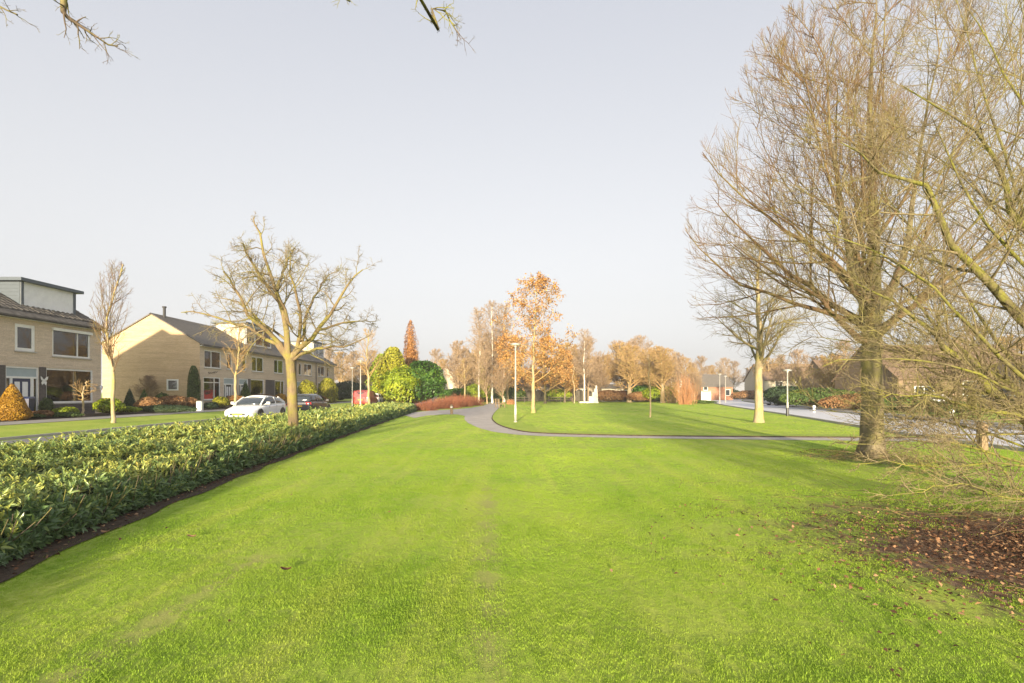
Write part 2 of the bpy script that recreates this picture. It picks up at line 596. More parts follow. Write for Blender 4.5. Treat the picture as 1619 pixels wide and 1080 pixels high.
def mat_lawn():
    m, nt, bs, _ = new_mat('lawn')
    v = world_pos(nt)
    s = nd(nt, 'ShaderNodeSeparateXYZ'); nt.links.new(v, s.inputs[0])
    big = noise(nt, .22, 5, .6, v)
    mid = noise(nt, 1.7, 6, .7, v)
    fine = noise(nt, 26, 5, .8, v)
    mp = nd(nt, 'ShaderNodeMapping'); mp.inputs['Scale'].default_value = (1.6, .07, 1)
    nt.links.new(v, mp.inputs['Vector'])
    stripe = noise(nt, 1.0, 3, .5, mp.outputs[0])
    c = ramp(nt, mid, [(.28, (.24, .36, .04)), (.5, (.34, .46, .06)), (.75, (.44, .53, .085))])
    c = mixc(nt, ramp(nt, big, [(.42, 0.0), (.68, .7)]), c, (.46, .53, .09))
    c = mixc(nt, ramp(nt, stripe, [(.52, 0.0), (.70, .6)]), c, (.50, .54, .11))
    c = mixc(nt, 1.0, c, ramp(nt, fine, [(.3, .72), (.7, 1.2)]), 'MULTIPLY')
    # bare, worn soil under the shrub on the right and round the tree
    def blob(cx, cy, rx, ry, soft):
        dx = math_n(nt, 'DIVIDE', math_n(nt, 'SUBTRACT', s.outputs[0], cx), rx)
        dy = math_n(nt, 'DIVIDE', math_n(nt, 'SUBTRACT', s.outputs[1], cy), ry)
        d2 = math_n(nt, 'SQRT', math_n(nt, 'ADD', math_n(nt, 'MULTIPLY', dx, dx), math_n(nt, 'MULTIPLY', dy, dy)))
        nn = math_n(nt, 'MULTIPLY', math_n(nt, 'SUBTRACT', noise(nt, 1.6, 6, .75, v), .5), 1.9)
        return math_n(nt, 'DIVIDE', math_n(nt, 'SUBTRACT', 1.0, math_n(nt, 'ADD', d2, nn)), soft, True)
    thin = math_n(nt, 'MAXIMUM', blob(5.9, 5.9, 3.3, 3.4, .5), blob(9.0, 12.6, 2.2, 1.6, .6))
    c = mixc(nt, math_n(nt, 'MULTIPLY', thin, .75), c, (.17, .16, .055))
    bare = blob(5.9, 5.0, 2.8, 2.4, .3)
    soilc = ramp(nt, noise(nt, 12, 6, .8, v), [(.3, (.09, .052, .034)), (.5, (.20, .125, .08)), (.72, (.36, .26, .17))])
    c = mixc(nt, bare, c, soilc)
    # thin worn patches in the foreground turf
    w = noise(nt, .75, 6, .75, mp.outputs[0])
    worn = ramp(nt, noise(nt, .55, 6, .78, v), [(.66, 0.0), (.76, .55)])
    c = mixc(nt, worn, c, (.26, .25, .08))
    # two trodden tracks running away from the photographer
    for x0, slope, wid, ya, yb in ((-2.72, .04, .30, 2.0, 5.2), (.02, -.05, .24, 2.0, 9.0)):
        xc = math_n(nt, 'ADD', math_n(nt, 'MULTIPLY', s.outputs[1], slope), x0)
        dx = math_n(nt, 'DIVIDE', math_n(nt, 'ABSOLUTE', math_n(nt, 'SUBTRACT', s.outputs[0], xc)), wid)
        k = math_n(nt, 'SUBTRACT', 1.0, math_n(nt, 'ADD', dx, math_n(nt, 'MULTIPLY', math_n(nt, 'SUBTRACT', noise(nt, 2.3, 5, .75, v), .38), 2.2)), True)
        k = math_n(nt, 'MULTIPLY', k, math_n(nt, 'LESS_THAN', s.outputs[1], yb))
        c = mixc(nt, math_n(nt, 'MULTIPLY', k, .7), c, (.38, .35, .13))
    nt.links.new(c, bs.inputs['Base Color'])
    bs.inputs['Roughness'].default_value = .85
    bs.inputs['Specular IOR Level'].default_value = .2
    bump(nt, bs, noise(nt, 45, 4, .8, v), .8, .03)
    return m
M_LAWN = mat_lawn()

def mat_blade():
    m, nt, bs, out = new_mat('grass_blade')
    oi = nd(nt, 'ShaderNodeObjectInfo')
    v = nd(nt, 'ShaderNodeObjectInfo').outputs['Location']
    mid = noise(nt, .9, 5, .7, v)
    big = noise(nt, .22, 5, .6, v)
    f = math_n(nt, 'ADD', math_n(nt, 'MULTIPLY', mid, .8), math_n(nt, 'MULTIPLY', oi.outputs['Random'], .2))
    c = ramp(nt, f, [(.2, (.20, .35, .035)), (.5, (.33, .49, .06)), (.8, (.46, .59, .09))])
    c = mixc(nt, ramp(nt, big, [(.42, 0.0), (.68, .6)]), c, (.45, .55, .08))
    mp = nd(nt, 'ShaderNodeMapping'); mp.inputs['Scale'].default_value = (1.6, .07, 1)
    nt.links.new(v, mp.inputs['Vector'])
    c = mixc(nt, ramp(nt, noise(nt, 1.0, 3, .5, mp.outputs[0]), [(.52, 0.0), (.70, .55)]), c, (.50, .56, .11))
    nt.links.new(c, bs.inputs['Base Color'])
    bs.inputs['Roughness'].default_value = .75
    bs.inputs['Specular IOR Level'].default_value = .12
    tr = nd(nt, 'ShaderNodeBsdfTranslucent'); nt.links.new(c, tr.inputs[0])
    mx = nd(nt, 'ShaderNodeMixShader'); mx.inputs[0].default_value = .5
    nt.links.new(bs.outputs[0], mx.inputs[1]); nt.links.new(tr.outputs[0], mx.inputs[2])
    nt.links.new(mx.outputs[0], out.inputs[0])
    return m
M_BLADE = mat_blade()

def car_paint(name, col, metal=.0):
    return mat_plain(name, col, .3, .5, metal, .8)
M_CAR_WHITE = car_paint('car_white', (.78, .79, .80))
M_CAR_DARK = car_paint('car_charcoal', (.035, .04, .05), .3)
M_CAR_RED = car_paint('van_red', (.50, .05, .035))
M_CAR_SILVER = car_paint('car_silver', (.55, .56, .57), .3)
M_CAR_GLASS = mat_plain('car_glass', (.035, .045, .055), .06, .8)
M_RUBBER = mat_plain('tyre_rubber', (.02, .02, .02), .85, .2)
M_RIM = mat_plain('alloy_rim', (.45, .46, .47), .35, .5, .6)
M_RED_LIGHT = mat_plain('tail_lens', (.55, .02, .02), .25)
M_CLEAR_LIGHT = mat_plain('headlight_lens', (.6, .62, .64), .12, .8)
M_PLATE = mat_plain('number_plate_yellow', (.75, .52, .03), .5)

# ================================================================== THE SETTING
# ---- ground sheet
def axis_grid(lo, hi, fine_lo, fine_hi, step):
    a = list(np.arange(fine_lo, fine_hi + 1e-6, step))
    x = fine_hi; s = step
    while x < hi:
        s *= 1.35; x += s; a.append(min(x, hi))
    x = fine_lo; s = step
    while x > lo:
        s *= 1.35; x -= s; a.insert(0, max(x, lo))
    return np.array(a)
gx = axis_grid(-900, 900, -30, 30, .5)
gy = axis_grid(-300, 1500, -5, 40, 1.0)
XX, YY = np.meshgrid(gx, gy)
ZZ = gh(XX, YY)
nx, ny = len(gx), len(gy)
V = np.stack([XX, YY, ZZ], -1).reshape(-1, 3)
ii = (np.arange(ny - 1)[:, None] * nx + np.arange(nx - 1)[None]).ravel()
F = np.stack([ii, ii + 1, ii + nx + 1, ii + nx], -1)
ground = obj('ground', V, F, M_LAWN, kind='structure')
ground['label'] = 'mown green park lawn and ground'

def ribbon(name, left, right, mat, dz, n=None, cross=4, kind='structure', label=None):
    """sheet between two polylines that follows the ground"""
    L = np.asarray(left, float); R = np.asarray(right, float)
    n = n or len(L) * 6
    L = resample(L, n); R = resample(R, n)
    t = np.linspace(0, 1, cross + 1)[None, :, None]
    P = L[:, None] * (1 - t) + R[:, None] * t
    Z = gh(P[..., 0], P[..., 1]) + dz
    V = np.concatenate([P, Z[..., None]], -1).reshape(-1, 3)
    m = cross + 1
    i = (np.arange(n - 1)[:, None] * m + np.arange(cross)[None]).ravel()
    F = np.stack([i, i + 1, i + m + 1, i + m], -1)
    o = obj(name, V, F, mat, kind=kind)
    if label:
        o['label'] = label
    return o

def kerb(name, line, w, h, mat, side=1):
    """kerb standing along a polyline"""
    L = resample(np.asarray(line, float), len(line) * 8)
    t = np.gradient(L, axis=0); t /= np.linalg.norm(t, axis=1, keepdims=True)
    nrm = np.stack([-t[:, 1], t[:, 0]], 1) * side
    R = L + nrm * w
    z = gh(L[:, 0]); n = len(L)
    V = np.concatenate([np.c_[L, z - .05], np.c_[L, z + h], np.c_[R, z + h], np.c_[R, z - .05]])
    F = []
    for i in range(n - 1):
        for a, b in ((0, 1), (1, 2), (2, 3)):
            F.append((a * n + i, a * n + i + 1, b * n + i + 1, b * n + i))
    o = obj(name, V, F, mat, kind='structure')
    return o

# street with the parked cars, left
ribbon('road_left', [(-17.2, -30), (-17.2, 20), (-17.2, 75), (-19, 130)], [(-11.3, -30), (-11.3, 20), (-11.3, 75), (-13, 130)], M_ROAD_LEFT, .008, 40)
kerb('kerb_left', [(-17.2, -30), (-17.2, 20), (-17.2, 75)], .14, .11, M_CONCRETE, 1)
kerb('kerb_hedge', [(-11.3, -30), (-11.3, 20), (-11.3, 75)], .14, .11, M_CONCRETE, -1)
ribbon('pavement_left', [(-22.2, -30), (-22.2, 20), (-22.2, 90)], [(-20.3, -30), (-20.3, 20), (-20.3, 90)], M_PAVING, .012, 40)
# road on the right
rl = [(15.2, -20), (13.9, 5), (14.5, 16.1), (15.7, 21.5), (19.6, 36), (26.4, 63.6), (36, 95), (52, 130)]
rr = [(21.2, -20), (20.1, 5), (20.6, 16), (21.6, 21.5), (25.2, 35), (32, 61), (41.5, 92), (57, 126)]
ribbon('road_right', rl, rr, M_ROAD, .008, 60)
kerb('kerb_right_near', rl[:-1], .13, .10, M_CONCRETE, 1)
kerb('kerb_right_far', rr[:-1], .13, .10, M_CONCRETE, -1)
rr2 = [(x + .2, y) for x, y in rr]; rr3 = [(x + 2.0, y - .3) for x, y in rr]
ribbon('pavement_right', rr2, rr3, M_PAVING, .10, 60)
# garden soil strips before the terraces
ribbon('garden_bed', [(-24.95, 14), (-24.95, 40), (-24.95, 73)], [(-22.25, 14), (-22.25, 40), (-22.25, 73)], M_SOIL, .010, 30)

# park path: outline read off the photograph and laid on the ground
PATH_PX = [(1545, 700), (1340, 697), (1200, 695.5), (1000, 693), (900, 691), (860, 690), (815, 687.5), (780, 683), (757, 677),
           (740, 669), (734, 663), (735, 658), (725, 655.5), (700, 655.5), (675, 657.5), (655, 661), (640, 657), (655, 652), (680, 649.5), (712, 647.8),
           (742, 645.5), (763, 642), (771, 639), (775, 636), (791, 636), (791, 640), (789, 645), (781, 653), (777, 661), (780, 667),
           (790, 673.5), (815, 681), (860, 686), (1000, 689.8), (1200, 691.6), (1340, 692.6), (1530, 694.5)]
PATH = np.array([G(*p)[:2] for p in PATH_PX])
def densify(poly, k=4):
    n = len(poly)
    out = []
    for i in range(n):
        p0, p1, p2, p3 = poly[i - 1], poly[i], poly[(i + 1) % n], poly[(i + 2) % n]
        for j in range(k):
            f = j / k
            out.append(.5 * ((2 * p1) + (-p0 + p2) * f + (2 * p0 - 5 * p1 + 4 * p2 - p3) * f * f + (-p0 + 3 * p1 - 3 * p2 + p3) * f ** 3))
    return np.array(out)
def fill_poly(name, poly, z, mat, parent=None, kind='structure'):
    bm = bmesh.new()
    vs = [bm.verts.new((x, y, z)) for x, y in poly]
    es = [bm.edges.new((vs[i], vs[(i + 1) % len(vs)])) for i in range(len(vs))]
    bmesh.ops.triangle_fill(bm, edges=es, use_beauty=True, normal=(0, 0, 1))
    for f in bm.faces:
        if f.normal.z < 0:
            f.normal_flip()
    me = bpy.data.meshes.new(name); bm.to_mesh(me); bm.free()
    me.materials.append(mat)
    o = bpy.data.objects.new(name, me); COL.objects.link(o)
    if kind:
        o['kind'] = kind
    return o
path = fill_poly('path', PATH, .010, M_PATH)
# the turf stands a hand's breadth above the path on its far side: soil lip
lip_px = PATH_PX[24:]
L = resample(np.array([G(*p)[:2] for p in lip_px]), 90)
t = np.gradient(L, axis=0); t /= np.linalg.norm(t, axis=1, keepdims=True)
nrm = np.stack([-t[:, 1], t[:, 0]], 1)
n = len(L)
V = np.concatenate([np.c_[L, np.full(n, .0)], np.c_[L + nrm * .04, np.full(n, .045)], np.c_[L + nrm * .07, np.full(n, .05)]])
F = [(a * n + i, a * n + i + 1, (a + 1) * n + i + 1, (a + 1) * n + i) for a in range(2) for i in range(n - 1)]
obj('path_soil_edge', V, F, M_SOIL, kind='structure')
V = np.concatenate([np.c_[L + nrm * .07, np.full(n, .05)], np.c_[L + nrm * .8, np.full(n, .03)], np.c_[L + nrm * 2.2, np.full(n, -.01)]])
obj('path_turf_edge', V, F, M_LAWN, kind='structure')

# hedge outline on the ground
HF = np.array([(-3.3, -1.0), (-4.15, 2.5), (-4.75, 4.5), (-5.2, 7.0), (-5.4, 8.6), (-5.75, 11.6), (-6.3, 18), (-7.2, 27.8), (-7.8, 36), (-8.5, 44.5)])
HF_S = resample(HF, 200)
def hedge_front_x(y):
    return np.interp(y, HF_S[:, 1], HF_S[:, 0])
def hedge_back_x(y):
    return np.full_like(np.asarray(y, float), -10.6) - .4 * smooth(10, 40, y)
yy = np.linspace(-1, 45, 60)
ribbon('hedge_soil', np.c_[hedge_back_x(yy) - .15, yy], np.c_[hedge_front_x(yy) + .28 + .06 * np.sin(yy * 3.1) + .04 * np.sin(yy * 7.7), yy], M_SOIL, .014, 150, 6)


# ================================================================== HOUSES
def wall_x(x, y0, y1, z0, z1, holes, depth=.12):
    """wall facing +X at x with real openings and reveals; holes = (y0,y1,z0,z1)"""
    ys = sorted(set([y0, y1] + [h[0] for h in holes] + [h[1] for h in holes]))
    zs = sorted(set([z0, z1] + [h[2] for h in holes] + [h[3] for h in holes]))
    mb = MB()
    for i in range(len(ys) - 1):
        for j in range(len(zs) - 1):
            cy = (ys[i] + ys[i + 1]) / 2; cz = (zs[j] + zs[j + 1]) / 2
            if any(h[0] < cy < h[1] and h[2] < cz < h[3] for h in holes):
                continue
            mb.poly([(x, ys[i], zs[j]), (x, ys[i + 1], zs[j]), (x, ys[i + 1], zs[j + 1]), (x, ys[i], zs[j + 1])])
    for h in holes:
        a, b, c, e = h
        xb = x - depth
        mb.poly([(x, a, c), (xb, a, c), (xb, b, c), (x, b, c)])
        mb.poly([(x, a, e), (x, b, e), (xb, b, e), (xb, a, e)])
        mb.poly([(x, a, c), (x, a, e), (xb, a, e), (xb, a, c)])
        mb.poly([(x, b, c), (xb, b, c), (xb, b, e), (x, b, e)])
    return mb

def window_x(parent, x, y0, y1, z0, z1, splits=(), mat=None, fw=.07, curtain=None, sill=True, cur_frac=1.0, transom=None):
    """window in a wall facing +X: frame with bars, a pane in each field, a sill"""
    mat = mat or M_WHITE
    xa, xb = x - .10, x - .03
    mb = MB()
    mb.box(xa, xb, y0, y0 + fw, z0, z1); mb.box(xa, xb, y1 - fw, y1, z0, z1)
    mb.box(xa + .002, xb - .002, y0 + fw, y1 - fw, z0, z0 + fw); mb.box(xa + .002, xb - .002, y0 + fw, y1 - fw, z1 - fw, z1)
    cuts = [y0 + fw] + [y0 + s * (y1 - y0) for s in splits] + [y1 - fw]
    for s in splits:
        yc = y0 + s * (y1 - y0)
        mb.box(xa + .004, xb - .004, yc - .035, yc + .035, z0 + fw, z1 - fw)
    if transom:
        mb.box(xa + .006, xb - .006, y0 + fw, y1 - fw, transom - .03, transom + .03)
    w = mb.build('window', mat, parent)
    for i in range(len(cuts) - 1):
        a = cuts[i] + (.035 if i else 0); b = cuts[i + 1] - (.035 if i < len(cuts) - 2 else 0)
        MB().box(x - .075, x - .065, a, b, z0 + fw, z1 - fw).build('pane', M_GLASS, w)
        if curtain:
            zt = z1 - fw; zb = zt - (zt - z0 - fw) * cur_frac
            n = 10; V = []; F = []
            for k in range(n * 2 + 1):
                yk = a + (b - a) * k / (n * 2); xo = x - .2 + (.025 if k % 2 else -.025)
                V += [(xo, yk, zb), (xo, yk, zt)]
            for k in range(n * 2):
                F.append((2 * k, 2 * k + 2, 2 * k + 3, 2 * k + 1))
            obj('curtain', V, F, curtain, w)
    if sill:
        MB().box(x - .02, x + .07, y0 - .05, y1 + .05, z0 - .06, z0 - .004).build('sill', M_CONCRETE, w)
    return w

def door_x(parent, x, y0, y1, z0, z1, mat, lights=True, sidelight=True):
    """front door in a white frame with a side light and an upper panel"""
    mb = MB()
    xa, xb = x - .12, x - .02
    zt = z1 - .55
    mb.box(xa, xb, y0, y0 + .08, z0, z1); mb.box(xa, xb, y1 - .08, y1, z0, z1)
    mb.box(xa + .002, xb - .002, y0 + .08, y1 - .08, z1 - .08, z1); mb.box(xa + .002, xb - .002, y0 + .08, y1 - .08, zt - .05, zt + .05)
    d0, d1 = y0 + .08, y1 - .08
    if sidelight:
        mb.box(xa + .004, xb - .004, y0 + .28, y0 + .40, z0, zt - .05); mb.box(xa + .004, xb - .004, y1 - .42, y1 - .26, z0, zt - .05)
        d0, d1 = y0 + .40, y1 - .42
    fr = mb.build('door_frame', M_WHITE, parent)
    MB().box(x - .09, x - .06, y0 + .08, y1 - .08, zt + .05, z1 - .08).build('upper_panel', M_GREYBLUE, fr)
    if sidelight:
        MB().box(x - .08, x - .07, y0 + .08, y0 + .28, z0, zt - .05).build('pane', M_GLASS, fr)
        MB().box(x - .08, x - .07, y1 - .26, y1 - .08, z0, zt - .05).build('pane', M_GLASS, fr)
    dm = MB().box(x - .10, x - .06, d0, d1, z0 + .02, zt - .05)
    dr = dm.build('door', mat, parent)
    w = d1 - d0
    if lights:
        for a, b in ((.14, .42), (.56, .86)):
            MB().box(x - .062, x - .052, d0 + a * w, d0 + b * w, z0 + .9, zt - .22).build('door_light', M_PANEL, dr)
    MB().bar((x - .03, d0 + .10 * w, z0 + 1.0), (x - .03, d0 + .10 * w, z0 + 1.16), .03).build('handle', M_GALV, dr)
    return fr

def gable_shell(root, xf, xb, y0, y1, zg, eave, ridge, gable_mat, front, gable_holes=()):
    """front wall (given), back wall, two gable walls"""
    xm = (xf + xb) / 2
    front.build('front_wall', M_BRICK_X, root)
    MB().poly([(xb, y1, zg), (xb, y0, zg), (xb, y0, eave), (xb, y1, eave)]).build('back_wall', M_BRICK_X, root)
    for y, nm in ((y0, 'gable_wall'), (y1, 'gable_wall')):
        mb = MB()
        hs = gable_holes if y == y0 else ()
        xs = sorted(set([xb, xf] + [h[0] for h in hs] + [h[1] for h in hs]))
        zs = sorted(set([zg, eave] + [h[2] for h in hs] + [h[3] for h in hs]))
        for i in range(len(xs) - 1):
            for j in range(len(zs) - 1):
                cx = (xs[i] + xs[i + 1]) / 2; cz = (zs[j] + zs[j + 1]) / 2
                if any(h[0] < cx < h[1] and h[2] < cz < h[3] for h in hs):
                    continue
                mb.poly([(xs[i], y, zs[j]), (xs[i + 1], y, zs[j]), (xs[i + 1], y, zs[j + 1]), (xs[i], y, zs[j + 1])])
        mb.poly([(xb, y, eave), (xf, y, eave), (xm, y, ridge)])
        mb.build(nm, gable_mat, root)

def gable_roof(root, xf, xb, y0, y1, eave, ridge, mat, over=.28, verge=.10, th=.10, cut=None):
    xm = (xf + xb) / 2
    sl = (ridge - eave) / (xf - xm)
    mb = MB()
    for sgn in (1, -1):
        xe = xm + sgn * (xf - xm + over); ze = eave - over * sl
        for (za, zb2) in ((.03, .03 + th),):
            V = [(xm, y0 - verge, ridge + za), (xm, y1 + verge, ridge + za), (xe, y1 + verge, ze + za), (xe, y0 - verge, ze + za),
                 (xm, y0 - verge, ridge + zb2), (xm, y1 + verge, ridge + zb2), (xe, y1 + verge, ze + zb2), (xe, y0 - verge, ze + zb2)]
            mb.add(V, [(0, 1, 2, 3), (7, 6, 5, 4), (0, 3, 7, 4), (1, 5, 6, 2), (3, 2, 6, 7)])
    r = mb.build('roof', mat, root)
    # ridge capping
    rc = MB()
    k = int((y1 - y0) / .4)
    for i in range(k):
        a = y0 - verge + i * (y1 - y0 + 2 * verge) / k; b = y0 - verge + (i + 1) * (y1 - y0 + 2 * verge) / k - .01
        z = ridge + .10
        rc.add([(xm - .14, a, z - .05), (xm, a, z + .06), (xm + .14, a, z - .05), (xm - .13, b, z - .05), (xm, b, z + .05), (xm + .13, b, z - .05)],
               [(0, 1, 4, 3), (1, 2, 5, 4), (0, 2, 1), (3, 4, 5)])
    rc.build('ridge_capping', mat, r, kind='stuff')
    return r

XF = -25.0; XB = -32.8; EAVE = 5.55; RIDGE = 7.85; XM = (XF + XB) / 2
SLOPE = (RIDGE - EAVE) / (XF - XM)
ZG = float(gh(XF - .1)) - .05

# ---- nearer terrace end house (left edge of the photograph)
Y0, Y1 = 16.0, 31.15
h1 = thing('terraced_house', 'brown brick end house with white framed windows and dark blue front door', 'house', (XF, Y1, ZG))
holes = [(25.75, 26.85, 3.75, 5.12), (27.85, 30.35, 3.62, 5.16), (25.25, 27.05, ZG + .1, 2.95), (27.45, 30.55, 1.05, 2.95),
         (19.2, 21.6, 3.62, 5.16), (18.0, 21.2, 1.05, 2.95)]
fw_ = wall_x(XF, Y0, Y1, ZG, EAVE, holes)
gable_shell(h1, XF, XB, Y0, Y1, ZG, EAVE, RIDGE, M_BRICK_Y, fw_)
roof1 = gable_roof(h1, XF, XB, Y0, Y1, EAVE, RIDGE, M_TILE)
# pantiles laid one by one on the slope in view
tw, tl = .305, .345
cols = 23; rows = 12
ty0 = Y1 + .10 - cols * tw
ang = math.atan(SLOPE)
prof = [(0, .0), (.06, .045), (.12, .05), (.18, .02), (.25, .0), (.32, .012)]
V = []; F = []
for (s, zz) in ((0.0, .0), (.40, .03)):
    for (a, b) in prof:
        V.append((s * math.cos(ang), a, -s * math.sin(ang) + b + zz))
np_ = len(prof)
for (a, b) in prof:
    V.append((.40 * math.cos(ang), a, -.40 * math.sin(ang) + b - .01))
for i in range(np_ - 1):
    F.append((i, np_ + i, np_ + i + 1, i + 1))
    F.append((np_ + i, 2 * np_ + i, 2 * np_ + i + 1, np_ + i + 1))
tile_me = mesh_from('roof_tile', V, F, smooth_shade=False); tile_me.materials.append(M_TILE)
rng = np.random.default_rng(5)
base = origin_of(h1)
for r in range(rows):
    for c in range(cols):
        o = bpy.data.objects.new('roof_tile', tile_me); COL.objects.link(o)
        s = .06 + r * tl
        o.parent = roof1
        o.location = (XM + s * math.cos(ang) - base[0], ty0 + c * tw - base[1], RIDGE - s * math.sin(ang) + .14 + rng.uniform(-.006, .006) - base[2])
        o.rotation_euler = (rng.normal(0, .012), rng.normal(0, .01), rng.normal(0, .01))
# gutter, fascia, downpipe
xe = XF + .28
ze = EAVE - .28 * SLOPE
MB().box(XF + .005, XF + .26, Y0 - .1, Y1 + .1, ze - .02, ze + .02).build('soffit', M_WHITE, h1)
gm = MB()
for i in range(6):
    a0 = PI + PI * i / 6; a1 = PI + PI * (i + 1) / 6
    gm.poly([(xe + .06 + .065 * math.cos(a0), Y0 - .1, ze + .045 + .065 * math.sin(a0)), (xe + .06 + .065 * math.cos(a1), Y0 - .1, ze + .045 + .065 * math.sin(a1)),
             (xe + .06 + .065 * math.cos(a1), Y1 + .12, ze + .045 + .065 * math.sin(a1)), (xe + .06 + .065 * math.cos(a0), Y1 + .12, ze + .045 + .065 * math.sin(a0))])
gm.build('gutter', M_DARK, h1)
# windows, door
window_x(h1, XF, 25.75, 26.85, 3.75, 5.12, (), fw=.16, curtain=M_CURTAIN, cur_frac=.9)
w = window_x(h1, XF, 27.85, 30.35, 3.62, 5.16, (.66,), fw=.09, curtain=None)
MB().box(XF + .003, XF + .12, 27.8, 30.4, 5.02, 5.17).build('blind_box', M_WHITE, w)
w = window_x(h1, XF, 27.45, 30.55, 1.05, 2.95, (), fw=.09, curtain=None)
MB().box(XF - .35, XF - .30, 27.6, 30.4, 1.15, 1.5).build('indoor_shelf', M_CURTAIN, w)
for k, yk in enumerate((28.3, 28.7, 28.9, 29.1)):
    MB().lathe([(.05, 1.5), (.09, 1.58), (.10, 1.68), (.03, 1.72)], 8, (XF - .33, yk, 0)).build('flower_pot', M_DARK, w)
window_x(h1, XF, 19.2, 21.6, 3.62, 5.16, (.5,), curtain=M_CURTAIN)
window_x(h1, XF, 18.0, 21.2, 1.05, 2.95, (.5,), curtain=M_CURTAIN)
fr = door_x(h1, XF, 25.25, 27.05, ZG + .1, 2.95, M_NAVY)
MB().box(XF + .0, XF + .7, 25.1, 27.2, ZG - .05, ZG + .10).build('door_step', M_CONCRETE, h1)
# dark brick panels of the ground floor
for (a, b, z0, z1) in ((23.0, 25.25, ZG, 2.98), (27.05, 27.45, ZG, 2.98), (27.45, 30.65, ZG, .985)):
    MB().box(XF + .002, XF + .035, a, b, z0, z1).build('dark_brick_panel', M_BRICK_DARK, h1)
# interior partition so rooms read as rooms
MB().box(XF - 3.6, XF - 3.5, Y0 + .1, Y1 - .1, ZG, EAVE).build('room_wall', M_ROOM, h1)
MB().box(XB + .1, XF - .15, Y0 + .1, Y1 - .1, 3.05, 3.2).build('upper_floor', M_ROOM, h1)
# butterfly ornament and wall lamp
bf = thing('butterfly_ornament', 'white metal butterfly fixed to the dark brick beside the blue door', 'ornament', (XF + .04, 27.25, 2.25))
for s in (-1, 1):
    MB().add([(.03, 0, -.02), (.06, s * .12, .20), (.08, s * .23, .24), (.07, s * .20, .08), (.05, s * .10, .0),
              (.04, 0, .04)], [(0, 4, 3, 2, 1, 5)]).add([(.03, 0, -.03), (.05, s * .10, -.01), (.06, s * .17, -.10), (.05, s * .10, -.24), (.04, s * .03, -.14)], [(0, 4, 3, 2, 1)]).build('wing', M_WHITE, bf, local=True)
MB().lathe([(.01, -.18), (.018, 0), (.012, .1)], 6, (.03, 0, 0)).build('body', M_WHITE, bf, local=True)
wlamp = thing('wall_lamp', 'pale wall lantern near the far corner of the brown brick end house', 'lamp', (XF, 30.9, 1.95))
MB().box(0.003, .03, -.05, .05, -.1, .1).build('back_plate', M_GALV, wlamp, local=True)
MB().bar((.02, 0, .02), (.22, 0, .10), .025).build('arm', M_GALV, wlamp, local=True)
MB().lathe([(.05, -.16), (.085, 0), (.10, .03), (.02, .12)], 8, (.22, 0, 0)).build('lantern', M_PANEL, wlamp, local=True)
# box dormer
def dormer(root, y0, y1, xfront, ztop, cheek, front, n_panes=0, xback=XM):
    zb = RIDGE - (xfront - XM) * SLOPE + .1
    mb = MB()
    for y in (y0, y1):
        mb.add([(xback, y, RIDGE + .05), (xfront - .02, y, zb), (xfront - .02, y, ztop), (xback, y, ztop)], [(0, 1, 2, 3)])
    dm = mb.build('dormer', cheek, root)
    # boards of the cheeks
    nb = 7
    for y, s in ((y0, -1), (y1, 1)):
        for i in range(nb):
            za = zb + (ztop - zb) * i / nb; zc = zb + (ztop - zb) * (i + 1) / nb - .015
            xl = max(xback, XM + (RIDGE + .12 - za) / SLOPE) if za < RIDGE else xback
            if xl < xfront - .1:
                MB().box(xl, xfront - .04, y - .02 if s < 0 else y + .002, y - .002 if s < 0 else y + .02, za, zc).build('cladding_board', cheek, dm)
    MB().box(xfront - .03, xfront, y0, y1, zb - .1, ztop).build('dormer_front', front, dm)
    if n_panes:
        wy = (y1 - y0 - .3) / n_panes
        for i in range(n_panes):
            a = y0 + .15 + i * wy
            f = MB()
            za, zc = zb + .12, ztop - .12
            f.box(xfront + .002, xfront + .05, a + .04, a + .10, za, zc); f.box(xfront + .002, xfront + .05, a + wy - .10, a + wy - .04, za, zc)
            f.box(xfront + .004, xfront + .048, a + .1, a + wy - .1, za, za + .06); f.box(xfront + .004, xfront + .048, a + .1, a + wy - .1, zc - .06, zc)
            f.build('dormer_window', M_WHITE, dm)
            MB().box(xfront + .004, xfront + .02, a + .10, a + wy - .10, za + .06, zc - .06).build('dormer_pane', M_CAR_GLASS, dm)
    else:
        f = MB()
        f.box(xfront + .002, xfront + .04, y0 - .02, y0 + .13, zb - .1, ztop); f.box(xfront + .002, xfront + .04, y1 - .13, y1 + .02, zb - .1, ztop)
        f.build('corner_post', cheek, dm)
    MB().box(xback - .4, xfront + .28, y0 - .28, y1 + .30, ztop + .003, ztop + .17).build('flat_roof', M_SLATE, dm)
    return dm
dormer(h1, 27.0, 30.35, -25.9, 7.5, M_SLATE, M_PANEL)

# ---- farther terrace with the gable in view
YA, YB = 41.0, 72.0
h2 = thing('terraced_row', 'long brown brick terrace with plain gable wall beyond the end house', 'house', (XF, YA, ZG))
up = [(41.6, 44.0), (44.9, 45.7), (47.4, 48.2), (49.2, 51.5), (53.8, 56.0), (57.0, 57.8), (60.0, 60.8), (61.6, 64.0), (66.0, 68.3), (69.2, 70.0)]
gw = [(41.5, 43.9), (49.0, 51.6), (54.0, 56.2), (61.6, 64.0), (66.0, 68.4)]
gd = [(44.4, 46.1), (46.9, 48.5), (56.9, 58.5), (59.3, 60.9), (69.2, 70.8)]
holes = [(a, b, 3.65, 5.1) for a, b in up] + [(a, b, 1.0, 2.9) for a, b in gw] + [(a, b, ZG + .1, 2.9) for a, b in gd]
gable_shell(h2, XF, XB, YA, YB, ZG, EAVE, RIDGE, M_BRICK_Y, wall_x(XF, YA, YB, ZG, EAVE, holes), [(-27.65, -26.7, 1.78, 2.68)])
